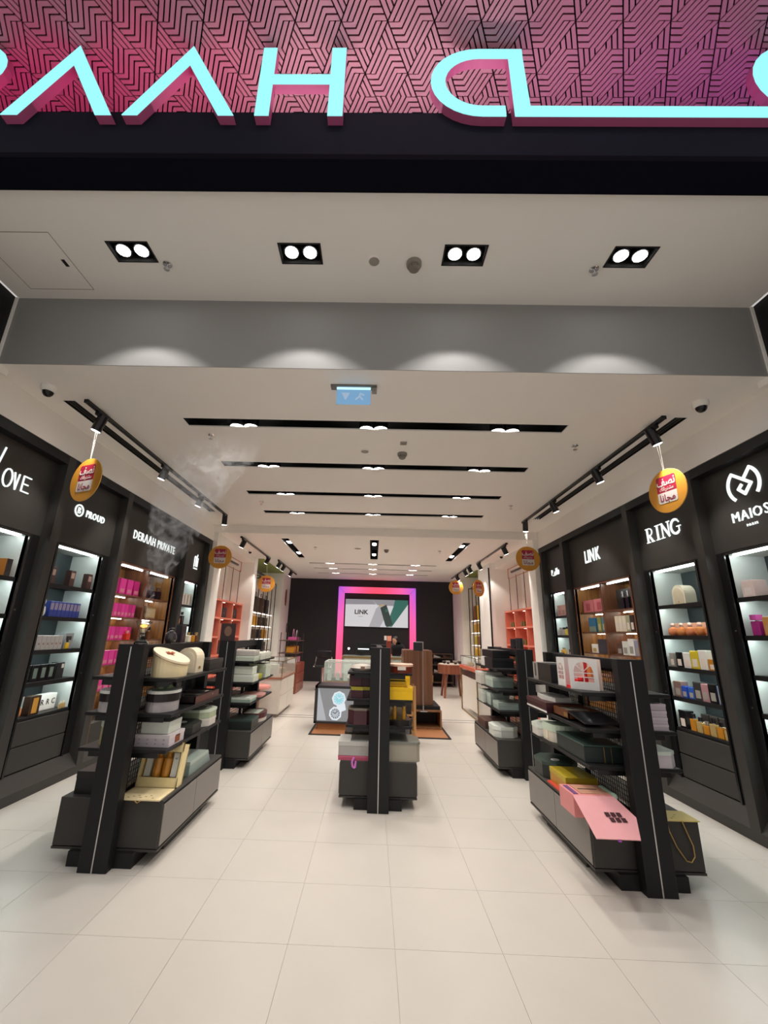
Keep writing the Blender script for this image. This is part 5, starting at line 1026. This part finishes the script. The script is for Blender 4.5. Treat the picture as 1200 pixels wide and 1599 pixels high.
for wx, wz, rr, rot in ((-.105, .46, .105, 20), (-.155, .235, .095, 40)):
    wt = thing('watch_picture', None, None, (0, 0, 0)); wt.parent = t
    WW = mat('lit_white_watch', (1, 1, 1), emit=.75, ecol=(.80, .86, .92)); WB = mat('lit_cyan_dial', (1, 1, 1), emit=.75, ecol=(.33, .72, .80)); 
    ca, sa = math.cos(R(rot)), math.sin(R(rot)); rt_ = lambda x, z: (wx+x*ca-z*sa, wz+x*sa+z*ca)
    MB().prism([rt_(rr*1.12*math.cos(a*math.pi/4+.39), rr*1.12*math.sin(a*math.pi/4+.39)) for a in range(8)], -.156, -.153, 'y').build('case', WW, wt); MB().prism([rt_(rr*.82*math.cos(a*math.pi/12), rr*.82*math.sin(a*math.pi/12)) for a in range(24)], -.158, -.156, 'y').build('dial', WB if wz > .3 else mat('lit_silver_dial', (1, 1, 1), emit=.6, ecol=(.62, .66, .72)), wt)
    MB().prism([rt_(-rr*.7, -rr*.9), rt_(rr*.7, -rr*.9), rt_(rr*.55, -rr*1.9), rt_(-rr*.55, -rr*1.9)], -.1555, -.153, 'y').build('strap', WW, wt) if wz > .3 else None
    mk = MB()
    for a in range(12): mk.stroke([rt_(rr*.58*math.cos(a*math.pi/6), rr*.58*math.sin(a*math.pi/6)), rt_(rr*.74*math.cos(a*math.pi/6), rr*.74*math.sin(a*math.pi/6))], .012, lambda u, v, d: (u, d, v), -.160, -.158)
    mk.stroke([rt_(0, 0), rt_(rr*.5, rr*.1)], .012, lambda u, v, d: (u, d, v), -.160, -.158).stroke([rt_(0, 0), rt_(-rr*.15, rr*.4)], .012, lambda u, v, d: (u, d, v), -.160, -.158)
    mk.build('hour_marks', WW if wz > .3 else mat('lit_dark_mark', (.1, .1, .1), emit=.3, ecol=(.12, .16, .2)), wt)
t = thing('tall_cabinet', 'tall brown veneer cabinet on a black base in the shop middle', 'cabinet', (.93, 8.0, .014))
bx('base', BLACK, t, -.30, .26, -.22, .5, .29, .345); bx('body', WOODB, t, -.36, .155, -.12, .46, .345, 1.235, .003); bx('side_groove', BLACK, t, -.06, -.055, -.1215, -.119, .345, 1.235); bx('top', WOODB, t, -.355, .15, -.115, .455, 1.235, 1.245)
fr = MB(); fr.box(-.30, -.275, -.28, .5, 0, .29).box(.25, .275, -.28, .5, 0, .29).box(-.275, .25, -.28, .5, .265, .29).box(-.275, .25, -.28, .5, 0, .025); fr.build('plinth_frame', wood('brown_frame', (.20, .09, .04), (.30, .14, .06)), t); bx('plinth_back', C('2b2422', rough=.5), t, -.275, .25, .2, .22, .025, .265)
t = thing('floor_mirror', 'slim dark tilting panel on a metal pole before the tall cabinet', 'mirror stand', (.885, 7.62, .30)); MB().tube((0, 0, .0), (0, 0, 1.11), .010).build('pole', STEEL, t); bx('panel', C('17161a', rough=.15), t, -.165, -.008, -.005, .005, .96, 1.10); bx('arm', STEEL, t, -.165, .012, -.004, .004, 1.10, 1.112); bx('foot', STEEL, t, -.06, .06, -.05, .05, .0, .012)
t = thing('honey_rack', 'honey brown wooden rack behind the middle gondola', 'rack', (.42, 6.7, 0))
for x in (-.28, .20):
    for y in (-.14, .14): bx('upright', OAKH, t, x, x+.035, y-.018, y+.018, 0, .80)
for z in (.16, .42, .78): bx('shelf', OAKH, t, -.28, .235, -.15, .15, z-.02, z)
for i in range(2): gbox('yellow_box', ['yellow box on the honey rack, lower one', 'yellow box on the honey rack, upper one'][i], (.40, 6.7, .78+.112*i), .34, .24, .11, YEL, C('d8aa10'), .3)
t = thing('white_print_box', 'white box with black script print on the yellow boxes', 'gift box', (.47, 6.72, 1.005)); bx('body', WHT, t, -.14, .14, -.09, .09, 0, .09, .003); bx('lid', C('efece6'), t, -.142, .142, -.092, .092, .07, .092)
for i in range(5): bx('script_mark', BLKB, t, -.11+.045*i, -.085+.045*i, -.0935, -.092, .015+.01*(i % 2), .06)
gbox('black_box', 'black box with gold print on the middle shelf of the honey rack', (.40, 6.7, .42), .38, .24, .15, C('1c1a18', rough=.4), C('2c2620', rough=.4), .3); gbox('black_box', 'black box with gold tubes on the lowest rack shelf', (.40, 6.7, .16), .38, .24, .13, C('221d1a', rough=.4), C('2d2620', rough=.4), .3)
t = thing('red_pillar_sign', 'slim red brown pillar with coral top behind the middle gondola', 'display pillar', (.27, 7.2, .014)); bx('pillar', C('7a3020', rough=.4), t, -.035, .045, -.04, .04, 0, 1.40); bx('coral_cap', C('e2937c'), t, -.02, .047, -.042, .042, 1.40, 1.48); bx('white_cap', C('d8cfc8'), t, -.07, -.03, -.042, .042, 1.41, 1.48)
# left rear counters
t = thing('white_counter', 'white drawer counter with copper glass top on the left of rear room', 'counter', (-2.05, 9.1, 0))
bx('body', C('d6cdc4'), t, -.36, .36, -.78, .62, .06, .66, .004); bx('kick', C('8a7c70'), t, -.32, .32, -.74, .58, 0, .06)
for a, b in ((-.76, -.09), (-.07, .60)):
    for z0, z1 in ((.08, .35), (.365, .64)): bx('drawer_front', C('d9d1c8'), t, .36, .372, a, b, z0, z1, .003)
bx('copper_deck', C('a5705a', rough=.35), t, -.38, .385, -.80, .64, .66, .69); fr = MB()
for x in (-.38, .373):
    for y in (-.80, .628): fr.box(x, x+.012, y, y+.012, .69, .98)
for y in (-.80, .628): fr.box(-.38, .385, y, y+.012, .97, .982)
for x in (-.38, .373): fr.box(x, x+.012, -.80, .64, .97, .982)
fr.build('copper_frame', BRASS, t); bx('glass_top', CLEAR, t, -.37, .37, -.79, .63, .972, .978); bx('glass_front', CLEAR, t, .374, .379, -.79, .63, .69, .97); bx('glass_side', CLEAR, t, -.37, .37, -.797, -.792, .69, .97)
gbox('white_carton_box', 'white upright box in the left copper glass case', (-2.0, 8.75, .691), .3, .3, .2, C('d8d3c9'), C('e0dcd3'), .3); gbox('tan_box', 'tan box in the left copper glass case', (-2.0, 9.3, .691), .35, .4, .1, C('9a7444'), C('a87f4c'), .3)
t = thing('pink_stool', 'round pink stool with thin brown leg', 'stool', (-2.02, 8.1, 0)); MB().lathe([(.19, .52), (.20, .54), (.19, .57), (.16, .58)], n=24).build('seat', C('d98f86', rough=.5), t, smooth=True); MB().tube((0, 0, .02), (0, 0, .53), .02).build('leg', C('8a5f48'), t); MB().lathe([(.15, 0), (.15, .012), (.03, .025)], n=20).build('base', C('8a5f48'), t)
t = thing('drawer_chest', 'red brown wooden drawer chest beside the white counter', 'chest', (-2.2, 12.05, 0)); bx('body', WOODR, t, -.28, .26, -.6, .62, 0, .72, .004)
for z0, z1 in ((.02, .24), (.255, .475), (.49, .705)): bx('drawer_front', WOODR, t, .26, .275, -.59, .61, z0, z1, .003)
bx('end_panel', WOODR, t, -.28, .26, -.608, -.6, .01, .71)
t = thing('display_rack', 'dark rack of bags standing on the wooden drawer chest', 'rack', (-2.2, 12.05, .722))
for x in (-.24, .20):
    for y in (-.5, .5): bx('post', C('4a3a34', rough=.4), t, x, x+.02, y-.01, y+.01, 0, .78)
for z in (.24, .56): bx('shelf', C('5a4438', rough=.4), t, -.26, .24, -.54, .54, z, z+.02)
MB().path([(-.1, -.5, .78), (-.1, -.5, 1.0), (-.02, -.5, 1.02), (0, -.5, .95)], .012).build('hook', BLACK, t)
for i in range(2): handbag('handbag', ['amber orange bag on the rack, front one', 'amber orange bag on the rack, back one'][i], (-2.18, 11.78+.5*i, .984), .32, .16, .2, C('c98a24'), rz=R(90), hh=.2)
for i in range(2): handbag('handbag', ['white and pink bag on the drawer chest, front one', 'white and pink bag on the drawer chest, back one'][i], (-2.12, 11.75+.5*i, .724), .34, .15, .2, [C('d9cfd0'), C('c98a9c')][i], rz=R(90), hh=.2)
handbag('handbag', 'magenta bag with looping straps on the rack top', (-2.15, 11.85, 1.305), .42, .08, .22, C('b03a7a'), rz=R(90), hm=C('c98ab0'), hh=2.6); handbag('handbag', 'dark bag with pale straps on the rack top', (-2.15, 12.35, 1.305), .36, .07, .2, C('3a3444'), rz=R(90), hm=C('c9bfc0'), hh=2.8)
# right rear: coral-topped showcase, round table, back shelf
t = thing('coral_showcase', 'white showcase with coral top and brass legs on the right', 'showcase', (2.36, 9.28, 0))
bx('body', C('d9d2c8'), t, -.33, .36, -.70, .70, .12, .72, .004); bx('glass_drawer', C('4a3a34', rough=.15), t, -.335, .36, -.70, .70, .72, .83); bx('coral_top', C('d2654a', rough=.4), t, -.37, .40, -.76, .76, .86, .93, .004)
for x in (-.355, .34):
    for y in (-.74, .72): bx('leg', BRASS, t, x, x+.022, y, y+.022, 0, .86)
bx('foot_rail', BRASS, t, -.355, -.33, -.74, .74, 0, .02); fr = MB()
for x in (-.35, .37):
    for y in (-.72, .70): fr.box(x, x+.01, y, y+.01, .93, 1.12)
for y in (-.72, .70): fr.box(-.35, .38, y, y+.01, 1.11, 1.12)
for x in (-.35, .37): fr.box(x, x+.01, -.72, .71, 1.11, 1.12)
fr.build('case_frame', SATIN, t); bx('glass_top', C('cfe0d8', rough=.05, alpha=.35), t, -.34, .37, -.71, .70, 1.112, 1.117); bx('glass_front', CLEAR, t, -.35, -.346, -.71, .70, .93, 1.11)
for i in range(8):
    q = thing('jewelry_piece', f'small gold and brown jewelry display in the coral showcase, {ORD[i]} from front', 'jewelry', (2.12+.10*(i % 2), 8.66+i*.17, .931), group='jewelry in coral showcase'); MB().lathe([(.05, 0), (.045, .02), (.02, .05), (.008, .07)], n=10).build('bust', [C('c9b8a4'), C('8a5f48'), C('d9c9b8')][i % 3], q, smooth=True); MB().path([(.035*math.cos(R(a)), .035*math.sin(R(a)), .035) for a in range(0, 361, 45)], .005).build('chain', GOLD, q)
t = thing('round_table', 'round red brown wooden table with four splayed legs', 'table', (2.15, 11.85, 0)); MB().lathe([(.36, .58), (.38, .60), (.38, .80), (.37, .81)], n=28).build('drum_top', WOODR, t, smooth=True); MB().lathe([(.355, .811), (.35, .825)], n=28).build('inlay', C('cfc4b8'), t)
for a in (45, 135, 225, 315):
    c_, s_ = math.cos(R(a)), math.sin(R(a)); MB().tube((.26*c_, .26*s_, .6), (.36*c_, .36*s_, 0), .04, 8, .028).build('leg', WOODR, t)
for i in range(6):
    q = thing('bracelet_stand', f'small dark bracelet stand on the round table, {ORD[i]} of six', 'jewelry stand', (2.15+.2*math.cos(i), 11.85+.2*math.sin(i), .826), group='bracelet stands'); MB().tube((-.05, 0, .05), (.05, 0, .05), .022, 10).build('roll', [C('5a4a44'), STEEL, C('8a7a70')][i % 3], q); bx('foot', BLKB, q, -.03, .03, -.03, .03, 0, .03)
t = thing('shoe_rack', 'dark rack of shoes and bags against the back wall', 'rack', (1.95, 14.2, 0))
for x in (-.62, .62):
    for y in (-.16, .16): bx('post', C('4a382c', rough=.4), t, x-.012, x+.012, y-.012, y+.012, 0, 1.0)
for z in (.14, .42, .66, .86, .99): bx('shelf', C('5a4434', rough=.4), t, -.63, .63, -.18, .18, z-.018, z)
for r, z in enumerate((.42, .66, .86)):
    for i in range(4):
        q = thing('shoe', f'{["white","brown","silver","dark"][(i+r) % 4]} shoe on the back wall rack, shelf {["one","two","three"][r]}, {ORD[i]} from left', 'shoe', (1.50+i*.3, 14.14, z)); MB().prism([(-.11, 0), (.11, 0), (.11, .025), (.02, .05), (-.09, .09), (-.11, .085)], -.04, .04, 'y').build('upper', [WHT, C('6a4430'), SIL, C('2a2522')][(i+r) % 4], q, .004); bx('sole', BLKB, q, -.112, .112, -.042, .042, 0, .008)
gbox('gold_box', 'golden box on the bottom of the back wall rack', (1.7, 14.18, .14), .5, .26, .2, C('b98a34'), C('c29440'), .3)

# ================================================================== SALE TAGS
def rrect(w, h, r, top=True, bot=True, n=5):
    P = []
    for cx, cz, a0, on in ((w/2, h/2, 0, top), (-w/2, h/2, 90, top), (-w/2, -h/2, 180, bot), (w/2, -h/2, 270, bot)):
        if not on: P.append((cx, cz)); continue
        sx, sz = (1 if cx > 0 else -1), (1 if cz > 0 else -1)
        P += [(cx-sx*r+r*math.cos(R(a0+90*i/n)), cz-sz*r+r*math.sin(R(a0+90*i/n))) for i in range(n+1)]
    return P
TAGO = mat('amber_card', (.66, .30, .035), .45, noise=.05, scale=8); TAGE = C('e8c07a', rough=.5); TRED = C('a8203f', rough=.5); TWHT = C('d9d3cf', rough=.5)
def sale_tag(label, x, y, z, rz, top, d=.40, roll=0):
    t = thing('sale_tag', label, 'sale sign', (x, y, z), R(rz), 'round amber sale tags'); k = d/.40
    t.rotation_euler = (0, R(roll), R(rz)); inv = t.rotation_euler.to_matrix().inverted(); hk = inv @ (Vector(top)-Vector((x, y, z)))
    a0 = inv @ Vector((0, 0, .195*k))
    circ_ = [(.2*k*math.cos(2*math.pi*i/36), .2*k*math.sin(2*math.pi*i/36)) for i in range(36)]
    MB().prism(circ_, -.003, .006, 'y').build('disc', TAGO, t); MB().prism([(a*1.012, c*1.012) for a, c in circ_], .0005, .0035, 'y').build('rim', TAGE, t)
    q = MB().prism([(a, c+.065*k) for a, c in rrect(.20*k, .15*k, .02*k, True, False)], -.005, -.003, 'y').build('red_panel', TRED, t); v = MB().prism([(a, c-.06*k) for a, c in rrect(.20*k, .10*k, .02*k, False, True)], -.005, -.003, 'y').build('white_panel', TWHT, t)
    text('\ufed2\ufebc\ufee7', .105*k, TWHT, q, (0, -.006, .085*k), (1, 0, 0), (0, 0, 1), 'arabic_word', .001, bold=.002, xs=.8); text('\ufeda\ufe97\ufe8e\ufef3\ufeae\ufe98\ufeb8\ufee3', .052*k, TWHT, q, (0, -.006, .022*k), (1, 0, 0), (0, 0, 1), 'arabic_word', .001, xs=.72)
    text('\ufe8e\ufee7\ufe8e\ufea0\ufee3', .085*k, C('8f3348'), v, (0, -.006, -.065*k), (1, 0, 0), (0, 0, 1), 'arabic_word', .001, bold=.0015, xs=.95)
    for s in (-1, 1): MB().tube(a0+Vector((s*.004, .001, 0)), hk+Vector((s*.018, 0, 0)), .002, 5).build('string', C('e2ddd4'), t)
sale_tag('round amber sale tag hanging at the front of the left track', -2.70, 3.60, 2.81, -22, (-2.66, 3.54, 3.40), .42)
sale_tag('round amber sale tag hanging at the front of the right track', 2.70, 3.68, 2.86, -80, (2.62, 3.59, 3.39), .41, roll=2)
sale_tag('round amber sale tag at the far end of the left shop track', -2.62, 6.98, 2.70, 2, (-2.63, 7.0, 3.38), .39)
sale_tag('round amber sale tag at the far end of the right shop track', 2.58, 6.95, 2.80, 4, (2.58, 6.96, 3.38), .41)
sale_tag('round amber sale tag hanging in the rear room on the left', -2.6, 10.15, 2.62, 10, (-2.66, 10.26, 3.22), .40)
sale_tag('round amber sale tag in the rear room on the right, turned sideways', 2.55, 10.22, 2.66, 35, (2.61, 10.26, 3.22), .40)
sale_tag('round amber sale tag deepest on the right of the rear room', 2.46, 12.55, 2.93, -8, (2.5, 12.48, 3.22), .42)

# ================================================================== INCENSE SMOKE
mb = MB(); n = 14; prof = [(.012, -1.70, 3.19, 1.545), (.03, -1.69, 3.19, 1.62), (.045, -1.705, 3.19, 1.72), (.055, -1.69, 3.2, 1.82), (.10, -1.65, 3.2, 1.95), (.17, -1.62, 3.2, 2.12), (.24, -1.58, 3.22, 2.35), (.30, -1.54, 3.25, 2.62), (.36, -1.42, 3.3, 2.9), (.30, -1.25, 3.32, 3.15), (.15, -1.12, 3.34, 3.3)]
vs = []; fs = []
for r_, cx, cy, z in prof:
    for i in range(n): a = 2*math.pi*i/n; vs.append((cx+r_*math.cos(a)+1.70, cy+r_*.7*math.sin(a)-3.19, z-1.545))
for k in range(len(prof)-1):
    for i in range(n): fs.append((k*n+i, k*n+(i+1) % n, (k+1)*n+(i+1) % n, (k+1)*n+i))
fs += [tuple(range(n-1, -1, -1)), tuple((len(prof)-1)*n+i for i in range(n))]
mb.add(vs, fs)
sm = bpy.data.materials.new('incense_smoke'); sm.use_nodes = True; nt = sm.node_tree; nt.nodes.remove(nt.nodes['Principled BSDF'])
vol = nt.nodes.new('ShaderNodeVolumePrincipled'); vol.inputs['Color'].default_value = (.9, .9, .92, 1); vol.inputs['Anisotropy'].default_value = .2
tc = nt.nodes.new('ShaderNodeTexCoord'); sp = nt.nodes.new('ShaderNodeSeparateXYZ'); nt.links.new(tc.outputs['Object'], sp.inputs[0])
nz = nt.nodes.new('ShaderNodeTexNoise'); nz.inputs['Scale'].default_value = 7; nz.inputs['Detail'].default_value = 4; nz.inputs['Distortion'].default_value = 2.2; nt.links.new(tc.outputs['Object'], nz.inputs['Vector'])
cr = nt.nodes.new('ShaderNodeValToRGB'); cr.color_ramp.elements[0].position = .48; cr.color_ramp.elements[1].position = .72; nt.links.new(nz.outputs['Fac'], cr.inputs[0])
hr = nt.nodes.new('ShaderNodeValToRGB'); hr.color_ramp.elements[0].position = 0; hr.color_ramp.elements[0].color = (1, 1, 1, 1); hr.color_ramp.elements[1].position = 1; hr.color_ramp.elements[1].color = (0, 0, 0, 1)
for p, v in ((.18, .42), (.38, .16), (.65, .07)): e = hr.color_ramp.elements.new(p); e.color = (v, v, v, 1)
dv = nt.nodes.new('ShaderNodeMath'); dv.operation = 'DIVIDE'; dv.inputs[1].default_value = 1.75; nt.links.new(sp.outputs['Z'], dv.inputs[0]); nt.links.new(dv.outputs[0], hr.inputs[0])
mu = nt.nodes.new('ShaderNodeMath'); mu.operation = 'MULTIPLY'; nt.links.new(cr.outputs[0], mu.inputs[0]); nt.links.new(hr.outputs[0], mu.inputs[1])
m2 = nt.nodes.new('ShaderNodeMath'); m2.operation = 'MULTIPLY'; m2.inputs[1].default_value = 48; nt.links.new(mu.outputs[0], m2.inputs[0]); nt.links.new(m2.outputs[0], vol.inputs['Density'])
nt.links.new(vol.outputs[0], nt.nodes['Material Output'].inputs['Volume'])
o = mb.build('incense_smoke', sm); o.location = (-1.70, 3.19, 1.545); tag(o, 'thin grey incense smoke rising from the crystal burner', 'smoke', kind='stuff')
SC.cycles.volume_step_rate = 2.0; SC.cycles.volume_max_steps = 64
